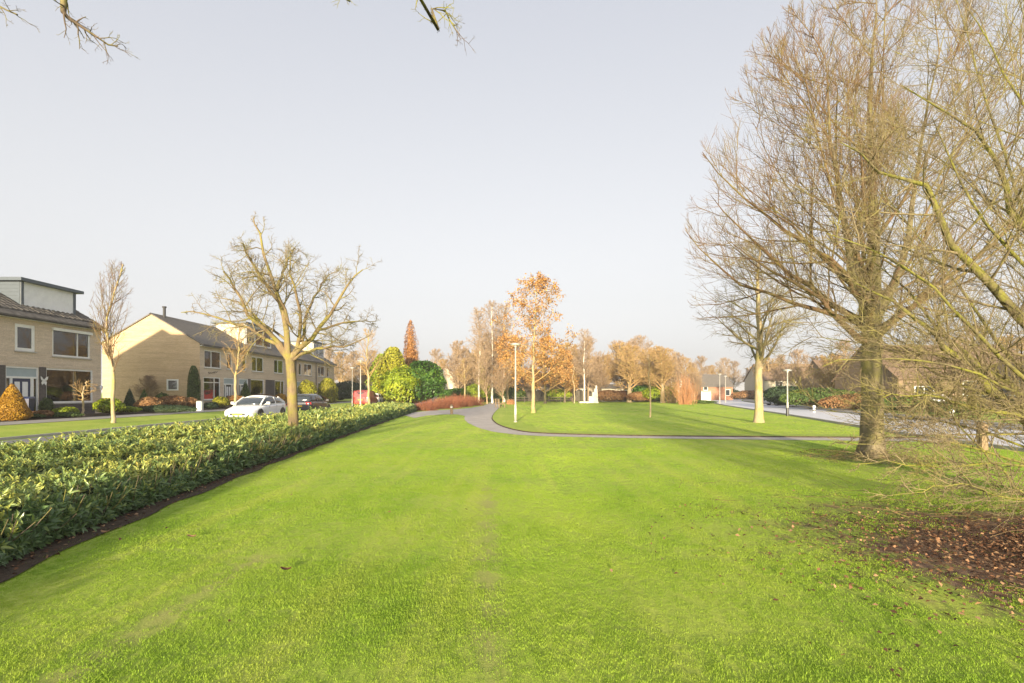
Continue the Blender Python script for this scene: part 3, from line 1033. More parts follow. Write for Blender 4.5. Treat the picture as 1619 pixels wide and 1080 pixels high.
roof2 = gable_roof(h2, XF, XB, YA, YB, EAVE, RIDGE, M_TILE_FAR)
MB().box(XF + .005, XF + .26, YA, YB, ze - .02, ze + .02).build('soffit', M_WHITE, h2)
MB().box(XF + .26, XF + .38, YA - .1, YB + .1, ze - .04, ze + .07).build('gutter', M_DARK, h2)
for i, (a, b) in enumerate(up):
    window_x(h2, XF, a, b, 3.65, 5.1, (.42,) if b - a > 1.2 else (), fw=.08, curtain=M_CURTAIN if i in (0, 3, 7) else None, cur_frac=.5 if i == 0 else .8)
for i, (a, b) in enumerate(gw):
    window_x(h2, XF, a, b, 1.0, 2.9, (.65,) if i in (0, 2) else (), fw=.09, curtain=(None, M_BLIND_GREEN, M_CURTAIN, M_CURTAIN, M_CURTAIN)[i], cur_frac=(1, .8, .5, .45, .55)[i], transom=2.45 if i == 0 else None)
for i, (a, b) in enumerate(gd):
    door_x(h2, XF, a, b, ZG + .1, 2.9, (M_DARK, M_SLATE, M_DARK, M_WHITE, M_DARK)[i], lights=i != 2, sidelight=True)
MB().box(XF - 3.6, XF - 3.5, YA + .1, YB - .1, ZG, EAVE).build('room_wall', M_ROOM, h2)
MB().box(XB + .1, XF - .15, YA + .1, YB - .1, 3.05, 3.2).build('upper_floor', M_ROOM, h2)
for a, b in ((51.9, 53.0), (48.5, 48.95), (58.5, 59.3), (52.9, 53.9)):
    MB().box(XF + .002, XF + .03, a, b, ZG, 2.9).build('dark_brick_panel', M_BRICK_DARK, h2)
for y in (46.5, 59.1, 65.2):
    MB().tube([(XF + .07, y, ZG), (XF + .07, y, EAVE - .2)], [.045, .045], 6).build('downpipe', M_GALV if y < 50 else M_DARK, h2)
# small gable window
gwm = MB()
x0, x1, z0, z1 = -27.65, -26.7, 1.78, 2.68
gwm.box(x0, x0 + .12, YA - .02, YA + .06, z0, z1); gwm.box(x1 - .12, x1, YA - .02, YA + .06, z0, z1)
gwm.box(x0 + .12, x1 - .12, YA - .018, YA + .058, z0, z0 + .1); gwm.box(x0 + .12, x1 - .12, YA - .018, YA + .058, z1 - .1, z1)
gwn = gwm.build('gable_window', M_WHITE, h2)
MB().box(x0 + .12, x1 - .12, YA + .015, YA + .025, z0 + .1, z1 - .1).build('pane', M_GLASS, gwn)
MB().box(x0 + .45, x0 + .68, YA + .10, YA + .13, z0 + .25, z0 + .5).build('window_picture', M_CURTAIN, gwn)
# vent pipe and dormers
MB().lathe([(.11, RIDGE - .1), (.11, RIDGE + .75), (.16, RIDGE + .76), (.16, RIDGE + .86)], 10, (XM + .25, YA + 1.2, 0)).build('vent_pipe', M_DARK, roof2)
dormer(h2, 50.0, 55.5, -26.1, 8.35, M_CREAM, M_PANEL, 3)
dormer(h2, 67.0, 71.0, -26.1, 8.2, M_CREAM, M_PANEL, 2)
# rear dormer seen over the left slope
MB().box(XB + .5, XM - .5, YA + 3, YA + 8, RIDGE - 1.2, RIDGE - .05).build('rear_dormer', M_CREAM, h2)
# iron script ornament under the first upper window
pts = []
for k in range(60):
    s = k / 59
    pts.append((XF + .03, 42.1 + 1.3 * s + .05 * math.sin(s * 40), 3.22 + .12 * s + .07 * math.sin(s * 34) * (1.6 if k < 8 or 40 < k < 46 else .8)))
scr = MB().tube(pts, [.014] * 60, 5).build('script_ornament', M_DARK)
tag(scr, 'curly black iron lettering on brick below the first upper window of terrace', 'ornament')

# ---- generic far house: gable roof along x or y
def far_house(name, label, cx, cy, wx, wy, eave, ridge, wall, roof, along='x', wins=(), cat='house', zg=0.0, chim=None):
    """wins: (face, offset, z0, z1, width) on face 's' (toward -Y) or 'w' (toward -X)"""
    t = thing(name, label, cat, (cx, cy, zg))
    mb = MB()
    x0, x1, y0, y1 = -wx / 2, wx / 2, -wy / 2, wy / 2
    mb.poly([(x0, y0, 0), (x1, y0, 0), (x1, y0, eave), (x0, y0, eave)]); mb.poly([(x1, y1, 0), (x0, y1, 0), (x0, y1, eave), (x1, y1, eave)])
    mb.poly([(x0, y1, 0), (x0, y0, 0), (x0, y0, eave), (x0, y1, eave)]); mb.poly([(x1, y0, 0), (x1, y1, 0), (x1, y1, eave), (x1, y0, eave)])
    rb = MB(); o = .35; th = .14
    if along == 'x':
        mb.poly([(x0, y0, eave), (x0, 0, ridge), (x0, y1, eave)]); mb.poly([(x1, y0, eave), (x1, y1, eave), (x1, 0, ridge)])
        sl = (ridge - eave) / (wy / 2)
        for s in (-1, 1):
            ye = s * (wy / 2 + o); zz = eave - o * sl
            rb.add([(x0 - .2, 0, ridge + .02), (x1 + .2, 0, ridge + .02), (x1 + .2, ye, zz + .02), (x0 - .2, ye, zz + .02),
                    (x0 - .2, 0, ridge + th), (x1 + .2, 0, ridge + th), (x1 + .2, ye, zz + th), (x0 - .2, ye, zz + th)],
                   [(0, 1, 2, 3), (7, 6, 5, 4), (3, 2, 6, 7), (0, 3, 7, 4), (1, 5, 6, 2)])
    else:
        mb.poly([(x0, y0, eave), (x1, y0, eave), (0, y0, ridge)]); mb.poly([(x1, y1, eave), (x0, y1, eave), (0, y1, ridge)])
        sl = (ridge - eave) / (wx / 2)
        for s in (-1, 1):
            xe2 = s * (wx / 2 + o); zz = eave - o * sl
            rb.add([(0, y0 - .2, ridge + .02), (0, y1 + .2, ridge + .02), (xe2, y1 + .2, zz + .02), (xe2, y0 - .2, zz + .02),
                    (0, y0 - .2, ridge + th), (0, y1 + .2, ridge + th), (xe2, y1 + .2, zz + th), (xe2, y0 - .2, zz + th)],
                   [(0, 1, 2, 3), (7, 6, 5, 4), (3, 2, 6, 7), (0, 3, 7, 4), (1, 5, 6, 2)])
    mb.build('wall', wall, t, local=True)
    rf = rb.build('roof', roof, t, local=True)
    if chim:
        MB().box(chim[0] - .35, chim[0] + .35, chim[1] - .35, chim[1] + .35, ridge - .8, ridge + .9).build('chimney', wall, rf, local=True)
    for face, off, z0, z1, w in wins:
        f = MB(); g = MB()
        if face == 's':
            y = y0
            f.box(off - w / 2, off + w / 2, y - .06, y - .003, z0, z0 + .09); f.box(off - w / 2, off + w / 2, y - .06, y - .003, z1 - .09, z1)
            f.box(off - w / 2, off - w / 2 + .09, y - .058, y - .004, z0 + .09, z1 - .09); f.box(off + w / 2 - .09, off + w / 2, y - .058, y - .004, z0 + .09, z1 - .09)
            if w > 1.3:
                f.box(off - .04, off + .04, y - .056, y - .004, z0 + .09, z1 - .09)
            g.box(off - w / 2 + .05, off + w / 2 - .05, y - .03, y - .005, z0 + .05, z1 - .05)
        else:
            x = x0
            f.box(x - .06, x - .003, off - w / 2, off + w / 2, z0, z0 + .09); f.box(x - .06, x - .003, off - w / 2, off + w / 2, z1 - .09, z1)
            f.box(x - .058, x - .004, off - w / 2, off - w / 2 + .09, z0 + .09, z1 - .09); f.box(x - .058, x - .004, off + w / 2 - .09, off + w / 2, z0 + .09, z1 - .09)
            if w > 1.3:
                f.box(x - .056, x - .004, off - .04, off + .04, z0 + .09, z1 - .09)
            g.box(x - .03, x - .005, off - w / 2 + .05, off + w / 2 - .05, z0 + .05, z1 - .05)
        wo = f.build('window', M_WHITE, t, local=True)
        g.build('pane', M_CAR_GLASS, wo, local=True)
    return t

Y = 100.0
far_house('bungalow', 'white gabled bungalow with brown roof seen beside the big round bush', WX(708, Y), Y, 9, 8, 3.2, 6.2, M_CREAM, M_TILE_BROWN, 'y', [('s', -1.2, 1.0, 2.4, 1.6), ('s', 1.6, 1.0, 2.4, 1.2)])
far_house('bungalow', 'low brown roofed bungalow behind the bench and fence', WX(820, 98), 98, 13, 8, 2.8, 5.2, M_CREAM, M_TILE_BROWN, 'x', [('s', -4, .9, 2.2, 1.8), ('s', 0, .9, 2.2, 1.8), ('s', 4, .9, 2.2, 1.6)])
far_house('bungalow', 'low pale walled bungalow directly behind the stone monument', WX(900, 100), 100, 12, 8, 2.7, 4.9, M_CREAM, M_TILE_BROWN, 'x', [('s', -3.5, .9, 2.2, 1.8), ('s', 2, .9, 2.2, 2.2)])
far_house('garage', 'flat looking low garage with dark opening behind the brown hedge', WX(978, 90), 90, 7, 6, 2.3, 2.9, M_CREAM, M_TILE_FAR, 'x', [('s', 1.2, .05, 2.0, 2.4)], 'garage')
far_house('detached_house', 'brown house with steep roof left of the orange twig shrub', WX(1035, 96), 96, 11, 9, 3.2, 7.6, M_BRICK_BROWN, M_TILE_BROWN, 'y', [('s', 2.6, 2.6, 3.9, 1.8), ('s', -2.5, .9, 2.3, 2.0), ('s', 2.4, .7, 2.0, 1.4)], chim=(0, 2))
far_house('detached_house', 'small red brick house with slate roof behind the white notice board', WX(1122, 110), 110, 6.5, 8, 2.9, 5.3, M_BRICK_RED, M_TILE_FAR, 'x', [('s', -2.4, 2.0, 2.9, .9), ('s', 2.2, .9, 2.2, 1.0)])
far_house('detached_house', 'wide brown roofed house across the road with dark picture window', 42, 51, 14, 9, 3.0, 6.2, M_BRICK_TAN, M_TILE_BROWN, 'x', [('s', 1.5, 1.3, 2.7, 5.2), ('s', -4.6, .8, 2.2, 1.8), ('s', 5.6, .9, 2.3, 1.6)], chim=(3, 1))
far_house('detached_house', 'tan brick house across the road behind the big bare tree', 52, 78, 12, 9, 3.0, 6.4, M_BRICK_TAN, M_TILE_BROWN, 'x', [('s', -3, .9, 2.3, 1.8), ('s', 2, .9, 2.3, 2.2)], chim=(-2, 1))
far_house('detached_house', 'pale rendered house farther along the right hand road', 58, 110, 12, 9, 4.2, 7.6, M_CREAM, M_TILE_BROWN, 'x', [('s', -3, .9, 2.3, 1.8), ('s', 2, .9, 2.3, 2.2), ('s', -3, 2.8, 3.9, 1.6), ('s', 2, 2.8, 3.9, 1.6)])
far_house('detached_house', 'tan brick house at the right edge behind the mossy limbs', 46, 33, 11, 9, 3.0, 6.4, M_BRICK_TAN, M_TILE_BROWN, 'y', [('s', -2.5, .9, 2.3, 1.8), ('w', -2, .9, 2.3, 2.0), ('w', 2, .9, 2.3, 2.0)])

# ================================================================== BIG TREES
def make_tree(name, label, base, trunk_levels, crown_levels, bark, twig, group=None, cat='tree', extra=None):
    t = thing(name, label, cat, tuple(base), 0, group)
    V, F = join_tubes(trunk_levels)
    obj('trunk', V, F, bark, t, smooth_shade=True)
    V, F = join_tubes(crown_levels)
    obj('crown', V, F, twig, t)
    return t

def guides_to_levels(guides, n=10, wob=0.0, rng=None):
    """guides: list of (points, r0, r1) -> P (B,n,3), R (B,n)"""
    P = []; R = []
    for pts, r0, r1 in guides:
        q = resample(pts, n)
        if wob and rng is not None:
            nz = rng.normal(0, wob, (n, 3)); nz[0] = 0
            q = q + nz
        P.append(q)
        R.append(r0 + (r1 - r0) * np.linspace(0, 1, n) ** .8)
    return np.array(P), np.array(R)

def flare_trunk(base, top, r, n=9, lean=0.02, flare=1.45, rng=None):
    z = np.linspace(0, 1, n) ** 1.3
    base = np.array(base, float); top = np.array(top, float)
    P = base[None] + (top - base)[None] * z[:, None]
    if rng is not None:
        P[1:-1, :2] += rng.normal(0, lean, (n - 2, 2))
    h = z * np.linalg.norm(top - base)
    R = r * (1 + (flare - 1) * np.exp(-h / .22)) * (1 - .18 * z)
    P[0, 2] -= .05
    return P[None], R[None]

# ---- big bare tree with the thick trunk (right)
rng = np.random.default_rng(11)
B1 = np.array([9.2, 13.1, 0.0])
tr = flare_trunk(B1, B1 + (0, 0, 3.7), .26, 12, .012, 1.55, rng)
lead = guides_to_levels([([B1 + (0, 0, 3.6), B1 + (.15, .1, 6.0), B1 + (.1, .2, 9.0), B1 + (.2, .1, 11.9)], .20, .007),
                         ([B1 + (-.05, 0, 3.5), B1 + (-.7, -.2, 5.0), B1 + (-1.0, -.1, 7.6), B1 + (-1.1, .2, 10.6)], .14, .007),
                         ([B1 + (.05, 0, 3.5), B1 + (.8, .1, 4.9), B1 + (1.4, .3, 7.5), B1 + (2.0, .2, 11.0)], .14, .007),
                         ([B1 + (.0, .1, 3.4), B1 + (.2, .9, 5.2), B1 + (.1, 1.6, 8.0), B1 + (.3, 2.0, 11.0)], .13, .007)], 12, .04, rng)
env1 = (B1 + (.1, .3, 5.9), np.array([4.6, 4.6, 6.6]))
l1 = sprout(rng, *lead, 12, .04, .98, 46, 9, .70, .32, 9, .06, .06, .2, env1, rmin=.016, taper_t=.5)
low = guides_to_levels([([B1 + (-.1, .1, 3.4), B1 + (-1.3, .9, 4.0), B1 + (-2.8, 1.5, 4.9), B1 + (-4.2, 1.6, 6.2)], .09, .006),
                        ([B1 + (-.1, -.1, 3.6), B1 + (-1.2, -1.0, 4.4), B1 + (-2.6, -1.7, 5.0), B1 + (-3.9, -1.9, 5.9)], .09, .006),
                        ([B1 + (-.2, .0, 4.2), B1 + (-1.4, .2, 5.4), B1 + (-2.8, .3, 6.4), B1 + (-4.3, .2, 7.9)], .09, .006),
                        ([B1 + (-.1, 0, 2.9), B1 + (-1.1, -.3, 3.6), B1 + (-2.4, -.5, 4.4), B1 + (-3.9, -.4, 5.4)], .10, .006),
                        ([B1 + (-.1, .1, 3.3), B1 + (-1.0, .6, 4.3), B1 + (-2.3, 1.0, 5.6), B1 + (-3.7, 1.3, 7.2)], .11, .006),
                        ([B1 + (.1, -.1, 3.1), B1 + (.9, -.8, 4.0), B1 + (1.8, -1.6, 5.2), B1 + (2.5, -2.4, 6.4)], .10, .006),
                        ([B1 + (.1, 0, 3.2), B1 + (1.2, .2, 3.9), B1 + (2.6, .2, 4.8), B1 + (4.2, .2, 6.0)], .11, .006),
                        ([B1 + (-.1, -.1, 3.3), B1 + (-.7, -1.0, 4.2), B1 + (-1.5, -2.0, 5.5), B1 + (-2.3, -2.8, 7.2)], .10, .006)], 9, .05, rng)
l1 = (np.concatenate([l1[0], low[0]]), np.concatenate([l1[1], low[1]]))
l2 = sprout(rng, *l1, 9, .16, .98, 36, 9, .50, .5, 6, .07, .07, .3, env1, rmin=.010)
l3 = sprout(rng, *l2, 8, .12, 1.0, 32, 10, .62, .6, 5, .09, .11, .35, env1, rmin=.006, rmax=.009)
l4 = sprout(rng, *l3, 4, .2, 1.0, 30, 10, .7, .7, 3, .10, .14, .5, env1, rmin=.004, rmax=.0055)
make_tree('bare_tree', 'tall bare tree with thick straight grey trunk on the right lawn', B1, [(*tr, 14), (*lead, 8)], [(*l1, 6), (*l2, 4), (*l3, 3), (*l4, 3)], M_BARK_GREY, M_TWIG_RED)

# ---- bare tree by the road, trunk lit yellow
rng = np.random.default_rng(12)
B2 = np.array([13.4, 27.8, 0.0])
tr = flare_trunk(B2, B2 + (0, 0, 3.0), .225, 9, .01, 1.4, rng)
lead = guides_to_levels([([B2 + (0, 0, 2.9), B2 + (.05, 0, 5), B2 + (0, .1, 7.5), B2 + (.1, 0, 9.6)], .24, .03)], 12, .03, rng)
env2 = (B2 + (0.1, 0, 5.7), np.array([3.7, 3.7, 4.3]))
l1 = sprout(rng, *lead, 26, .0, .95, 58, 9, .62, .42, 8, .07, .05, .22, env2, rmin=.02, rmax=.10, taper_t=.55)
l2 = sprout(rng, *l1, 8, .15, .98, 42, 10, .5, .55, 5, .10, .05, .3, env2, rmin=.011)
l3 = sprout(rng, *l2, 8, .1, 1.0, 42, 12, .65, .6, 4, .12, .06, .35, env2, rmin=.008, rmax=.012)
l4 = sprout(rng, *l3, 4, .15, 1.0, 40, 12, .75, .7, 3, .12, .07, .5, env2, rmin=.0055, rmax=.007)
make_tree('bare_tree', 'rounded bare tree with pale yellow trunk beside the right hand road', B2, [(*tr, 12), (*lead, 7)], [(*l1, 5), (*l2, 4), (*l3, 3), (*l4, 3)], M_BARK_PALE, M_TWIG_OLIVE)

# ---- bare mossy shrub-tree at the right edge, limbs leaning into the picture
rng = np.random.default_rng(13)
B3 = np.array([8.25, 6.9, 0.0])
def gp(*pp):
    return [P3(x, y, Y) for x, y, Y in pp]
fork = B3 + (-.15, -.05, .55)
tr = guides_to_levels([([B3 - (0, 0, .05), B3 + (-.05, 0, .3), fork], .30, .24)], 6)
lim = guides_to_levels([
    ([fork] + gp((1700, 725, 6.8), (1619, 660, 6.7), (1564, 611, 6.6), (1528, 575, 6.5), (1492, 547, 6.4), (1455, 511, 6.3), (1400, 470, 6.2), (1345, 445, 6.1)), .16, .007),
    ([fork] + gp((1690, 680, 7.1), (1619, 628, 7.1), (1575, 593, 7.1), (1536, 568, 7.2), (1480, 520, 7.3), (1430, 455, 7.4), (1380, 415, 7.5)), .12, .007),
    ([fork + (.1, .05, .1)] + gp((1735, 640, 6.7), (1680, 570, 6.6), (1619, 507, 6.5), (1561, 441, 6.4), (1524, 400, 6.3), (1487, 352, 6.2), (1462, 290, 6.1), (1413, 281, 6.0), (1372, 255, 5.9), (1330, 225, 5.8)), .14, .007),
    ([fork + (.15, .05, .15)] + gp((1745, 560, 7.0), (1690, 455, 7.0), (1619, 366, 7.0), (1595, 325, 7.0), (1588, 290, 7.0), (1547, 215, 6.9), (1480, 167, 6.8), (1420, 140, 6.7)), .13, .007),
    ([fork + (.2, .1, .1)] + gp((1780, 480, 7.4), (1740, 330, 7.4), (1690, 190, 7.4), (1640, 60, 7.3), (1600, -60, 7.2)), .13, .007),
    ([fork + (.2, .1, .1)] + gp((1850, 480, 6.6), (1900, 300, 6.4), (1930, 100, 6.2), (1920, -100, 6.0)), .12, .007),
    ([fork] + gp((1700, 695, 6.5), (1640, 668, 6.3), (1578, 650, 6.2), (1522, 639, 6.1), (1480, 628, 6.0), (1433, 622, 5.9), (1394, 630, 5.8)), .06, .006),
    ([B3 + (-.1, 0, .35)] + gp((1700, 745, 6.6), (1605, 728, 6.4), (1550, 714, 6.3), (1494, 699, 6.2), (1455, 697, 6.1), (1394, 697, 6.0), (1310, 694, 5.9)), .036, .005),
    ([B3 + (-.1, -.1, .3)] + gp((1680, 752, 6.3), (1603, 733, 6.1), (1536, 737, 6.0), (1467, 739, 5.9), (1411, 730, 5.8), (1350, 733, 5.7)), .03, .005),
    ([B3 + (-.1, .1, .3)] + gp((1690, 800, 6.5), (1619, 778, 6.4), (1578, 736, 6.3), (1545, 705, 6.3), (1510, 660, 6.2), (1490, 640, 6.1)), .035, .007),
    ([B3 + (-.1, -.15, .25)] + gp((1660, 790, 6.1), (1567, 783, 5.8), (1522, 764, 5.7), (1470, 775, 5.6), (1400, 782, 5.5)), .024, .005),
    ([fork + (0, 0, .1)] + gp((1730, 610, 7.6), (1670, 480, 8.0), (1620, 330, 8.3), (1570, 200, 8.6), (1530, 60, 8.8), (1500, -60, 9.0)), .07, .007),
    ([fork] + gp((1720, 700, 7.0), (1640, 610, 7.2), (1560, 520, 7.4), (1500, 430, 7.6), (1440, 360, 7.8), (1390, 300, 8.0)), .06, .006),
    ([fork] + gp((1740, 620, 6.6), (1660, 470, 6.4), (1600, 400, 6.2), (1540, 330, 6.1), (1500, 250, 6.0), (1470, 180, 5.9)), .06, .006),
    ([fork] + gp((1700, 720, 7.1), (1600, 640, 7.3), (1500, 600, 7.5), (1420, 560, 7.6), (1340, 540, 7.7), (1270, 530, 7.8)), .05, .005),
    ([fork] + gp((1700, 740, 7.0), (1580, 690, 7.2), (1480, 665, 7.3), (1400, 660, 7.4), (1310, 650, 7.5)), .04, .005),
    ([fork] + gp((1760, 500, 6.8), (1700, 330, 6.7), (1640, 200, 6.6), (1580, 100, 6.5), (1530, 10, 6.4)), .06, .006),
    ([fork] + gp((1700, 690, 6.4), (1610, 590, 6.1), (1530, 510, 5.9), (1450, 440, 5.7), (1380, 400, 5.6), (1310, 370, 5.5)), .055, .005),
    ([fork] + gp((1720, 700, 6.2), (1640, 640, 5.9), (1560, 600, 5.7), (1470, 575, 5.6), (1380, 565, 5.5), (1300, 575, 5.4)), .045, .005),
], 14, .018, rng)
lim = (lim[0], lim[1] * .66)
env3 = (np.array([7.7, 6.9, 4.0]), np.array([4.4, 3.6, 5.0]))
l1 = sprout(rng, *lim, 17, .12, .98, 46, 12, .36, .5, 8, .09, .05, .22, env3, rmin=.008, rmax=.022)
l1 = (lambda k: (l1[0][k], l1[1][k] * .8))((l1[0][:, 0, 2] > 1.9) | (rng.random(len(l1[0])) > .15))
l2 = sprout(rng, *l1, 7, .15, 1.0, 40, 12, .55, .55, 6, .10, .05, .3, env3, rmin=.0042)
l2 = (lambda k: (l2[0][k], l2[1][k]))((l2[0][:, 0, 2] > 1.9) | (rng.random(len(l2[0])) > .1))
l3 = sprout(rng, *l2, 6, .15, 1.0, 38, 12, .60, .6, 5, .11, .05, .4, env3, rmin=.0028, rmax=.0045)
l4 = sprout(rng, *l3, 2, .25, 1.0, 36, 12, .8, .7, 3, .15, .04, .5, env3, rmin=.0022, rmax=.003)
# keep twigs out of the ground
def thin_low(l, frac, zt=1.9):
    k = (l[0][:, 0, 2] > zt) | (rng.random(len(l[0])) > frac)
    return l[0][k], l[1][k]

def lift(P):
    P = P.copy(); P[..., 2] = np.maximum(P[..., 2], .05 + .05 * np.abs(np.sin(P[..., 0] * 9)));  return P
l1, l2, l3, l4 = [(lift(p), r) for p, r in (l1, l2, l3, l4)]
make_tree('mossy_tree', 'spreading bare tree with green mossy limbs leaning in from the right edge', B3, [(*tr, 12), (*lim, 8)], [(*l1, 5), (*l2, 4), (*l3, 3), (*l4, 3)], M_BARK_MOSS, M_TWIG_OLIVE)

# ---- gnarled bare tree standing in the hedge (left)
rng = np.random.default_rng(14)
YT = 16.0
B4 = np.array([WX(466, YT), YT, 0.0])
f4 = P3(458, 566, YT)
tr = flare_trunk(B4, f4, .165, 9, .012, 1.35, rng)
def g4(dy, *pp):
    n = len(pp)
    return [P3(x, y, YT + dy * i / (n - 1)) for i, (x, y) in enumerate(pp)]
f4b = f4 - (0, 0, .1)
lim = guides_to_levels([
    ([f4b] + g4(-1.4, (440, 543), (418, 520), (393, 497), (370, 453), (353, 430)), .10, .02),
    ([f4b] + g4(1.2, (440, 548), (417, 533), (393, 518), (353, 507), (320, 495), (287, 493)), .085, .014),
    ([f4b] + g4(.5, (457, 537), (447, 487), (437, 460), (420, 413), (407, 363), (400, 343)), .12, .016),
    (g4(-1.5, (446, 487), (420, 450), (397, 413), (383, 387)), .07, .015),
    (g4(1.6, (438, 460), (450, 420), (467, 390)), .06, .014),
    ([f4b] + g4(-.9, (474, 540), (473, 493), (463, 443), (457, 407)), .085, .015),
    ([f4b] + g4(.3, (470, 556), (493, 533), (520, 497), (547, 453), (572, 425)), .12, .018),
    (g4(2.0, (477, 540), (487, 487), (507, 453), (525, 430)), .06, .013),
    ([f4b] + g4(-1.6, (475, 560), (500, 554), (527, 550), (553, 547), (580, 530)), .065, .012),
    (g4(1.5, (500, 525), (543, 510), (593, 507)), .05, .010),
    (g4(-2.0, (462, 520), (440, 470), (410, 440), (380, 440)), .05, .012),
    (g4(2.2, (455, 540), (420, 515), (380, 480), (340, 470)), .05, .012),
], 11, .03, rng)
env4 = (np.array([WX(447, YT), YT, 4.35]), np.array([3.25, 3.1, 2.9]))
l1 = sprout(rng, *lim, 12, .28, 1.0, 55, 16, .36, .5, 6, .2, .03, .3, env4, rmin=.009, rmax=.025)
l2 = sprout(rng, *l1, 8, .15, 1.0, 52, 18, .55, .6, 4, .22, .03, .4, env4, rmin=.007)
l3 = sprout(rng, *l2, 5, .2, 1.0, 50, 18, .65, .65, 3, .2, .02, .5, env4, rmin=.0045, rmax=.006)
make_tree('bare_tree', 'gnarled spreading bare tree growing out of the laurel hedge', B4, [(*tr, 12), (*lim, 8)], [(*l1, 5), (*l2, 3), (*l3, 3)], mat_bark('bark_warm', (.12, .088, .052), (.27, .20, .12), (.22, .20, .05), .48), M_TWIG_OLIVE)

# ---- tree beside the photographer: only its hanging branch ends reach into the picture
rng = np.random.default_rng(15)
B5 = np.array([-8.0, -3.0, 0.0])
tr = flare_trunk(B5, B5 + (0, 0, 2.6), .2, 9, .012, 1.4, rng)
f5 = B5 + (0, 0, 2.5)
lim = guides_to_levels([
    ([f5, B5 + (1.0, 1.4, 4.9), np.array([-5.6, 1.4, 6.8]), P3(55, -120, 3.9), P3(92, -2, 4.0), P3(118, 32, 4.05), P3(150, 54, 4.1), P3(180, 74, 4.15)], .11, .006),
    ([f5, B5 + (1.6, 1.0, 4.9), np.array([-4.6, .4, 7.0]), np.array([-2.2, 2.6, 6.6]), P3(665, -6, 4.0), P3(688, 16, 4.05), P3(712, 33, 4.1), P3(730, 48, 4.1)], .06, .005),
    ([f5, B5 + (1.2, 1.6, 5.0), np.array([-5.0, 1.2, 7.4]), np.array([-2.8, 3.0, 6.8]), P3(522, -40, 4.1), P3(540, -6, 4.1)], .07, .005),
    ([f5, B5 + (.2, 1.6, 4.6), np.array([-7.6, 1.4, 6.4]), P3(-180, -60, 4.2), P3(-40, -10, 4.3), P3(30, 18, 4.3)], .09, .006),
    ([f5, B5 + (0, -1.2, 4.8), B5 + (.3, -2.4, 7.0), B5 + (.5, -3.4, 8.4)], .10, .02),
    ([f5, B5 + (1.4, -.3, 4.6), B5 + (2.6, -.8, 6.4), B5 + (3.4, -1.2, 7.6)], .09, .02),
    ([f5, B5 + (-1.5, -.9, 4.8), B5 + (-2.6, -1.6, 6.6), B5 + (-3.2, -2.0, 7.8)], .09, .02)], 14, .02, rng)
tt = np.linspace(1, 0, lim[1].shape[1])[None]
lim = (lim[0], lim[1][:, -1:] + (lim[1][:, :1] - lim[1][:, -1:]) * tt ** 2.2)
l1 = sprout(rng, *lim, 26, .3, 1.0, 48, 14, .045, .55, 6, .16, .0, .3, None, rmin=.003, rmax=.007, lfix=.17)
l2 = sprout(rng, *l1, 3, .15, 1.0, 46, 14, .55, .6, 5, .16, .02, .4, None, rmin=.002, rmax=.003)
l3 = sprout(rng, *l2, 2, .3, 1.0, 44, 14, .5, .6, 3, .14, .02, .5, None, rmin=.0015, rmax=.002)
make_tree('bare_tree', 'bare tree beside the photographer whose dark branch ends hang in at the top', B5, [(*tr, 10), (*lim, 8)], [(*l1, 5), (*l2, 4), (*l3, 3)], M_TWIG_DARK, M_TWIG_DARK)

# ------------------------------------------------------------------ generic middle and far trees (one mesh pair per kind, copied)
def tree_meshes(seed, h, bole, rx, rtr, n1, a1, m2=7, m3=6, m4=3, up=.06, twig_r=.012, lead_top=.96, cz=None, rz=None, droop=0.0, len1=.5):
    rng = np.random.default_rng(seed)
    o = np.zeros(3)
    tr = flare_trunk(o, (0, 0, bole), rtr, 8, .02, 1.35, rng)
    lead = guides_to_levels([([(0, 0, bole - .1), (rng.normal(0, .1), rng.normal(0, .1), bole + (h - bole) * .4), (rng.normal(0, .2), rng.normal(0, .2), h * lead_top)], rtr * .8, .03)], 10, .03, rng)
    cz = cz or (bole * .8 + h) / 2; rz = rz or (h - bole * .8) / 2
    env = (np.array([0, 0, cz]), np.array([rx, rx, rz]))
    l1 = sprout(rng, *lead, n1, 0, .96, a1, 9, len1, .42, 6, .09, up, .25, env, rmin=twig_r * 1.6, taper_t=.5)
    l2 = sprout(rng, *l1, m2, .15, 1, 42, 12, .5, .55, 4, .12, up - droop, .3, env, rmin=twig_r)
    l3 = sprout(rng, *l2, m3, .1, 1, 40, 14, .55, .6, 3, .14, up - 2 * droop, .4, env, rmin=twig_r * .7, rmax=twig_r)
    lv = [(*l1, 4), (*l2, 3), (*l3, 3)]
    if m4:
        l4 = sprout(rng, *l3, m4, .1, 1, 40, 14, .6, .7, 3, .14, up - 3 * droop, .5, env, rmin=twig_r * .5, rmax=twig_r * .7)
        lv.append((*l4, 3))
    tv = join_tubes([(*tr, 8), (*lead, 5)])
    cv = join_tubes(lv)
    tips = lv[-1][0][:, -1]
    return tv, cv, tips

def tree_proto(name, seed, bark, twig, leaves=None, nleaf=0, leafsize=.16, **kw):
    tv, cv, tips = tree_meshes(seed, **kw)
    tm = mesh_from('trunk', tv[0], tv[1], smooth_shade=True); tm.materials.append(bark)
    cm = mesh_from('crown', cv[0], cv[1]); cm.materials.append(twig)
    lm = None
    if leaves:
        rng = np.random.default_rng(seed + 50)
        idx = rng.integers(0, len(tips), nleaf)
        C = tips[idx] + rng.normal(0, .12, (nleaf, 3))
        V, F = leaf_quads(rng, C, rng.normal(0, 1, (nleaf, 3)), leafsize, .6)
        lm = mesh_from('leaves', V, F, {'rnd': np.repeat(rng.random(nleaf), 4)}); lm.materials.append(leaves)
    return name, tm, cm, lm

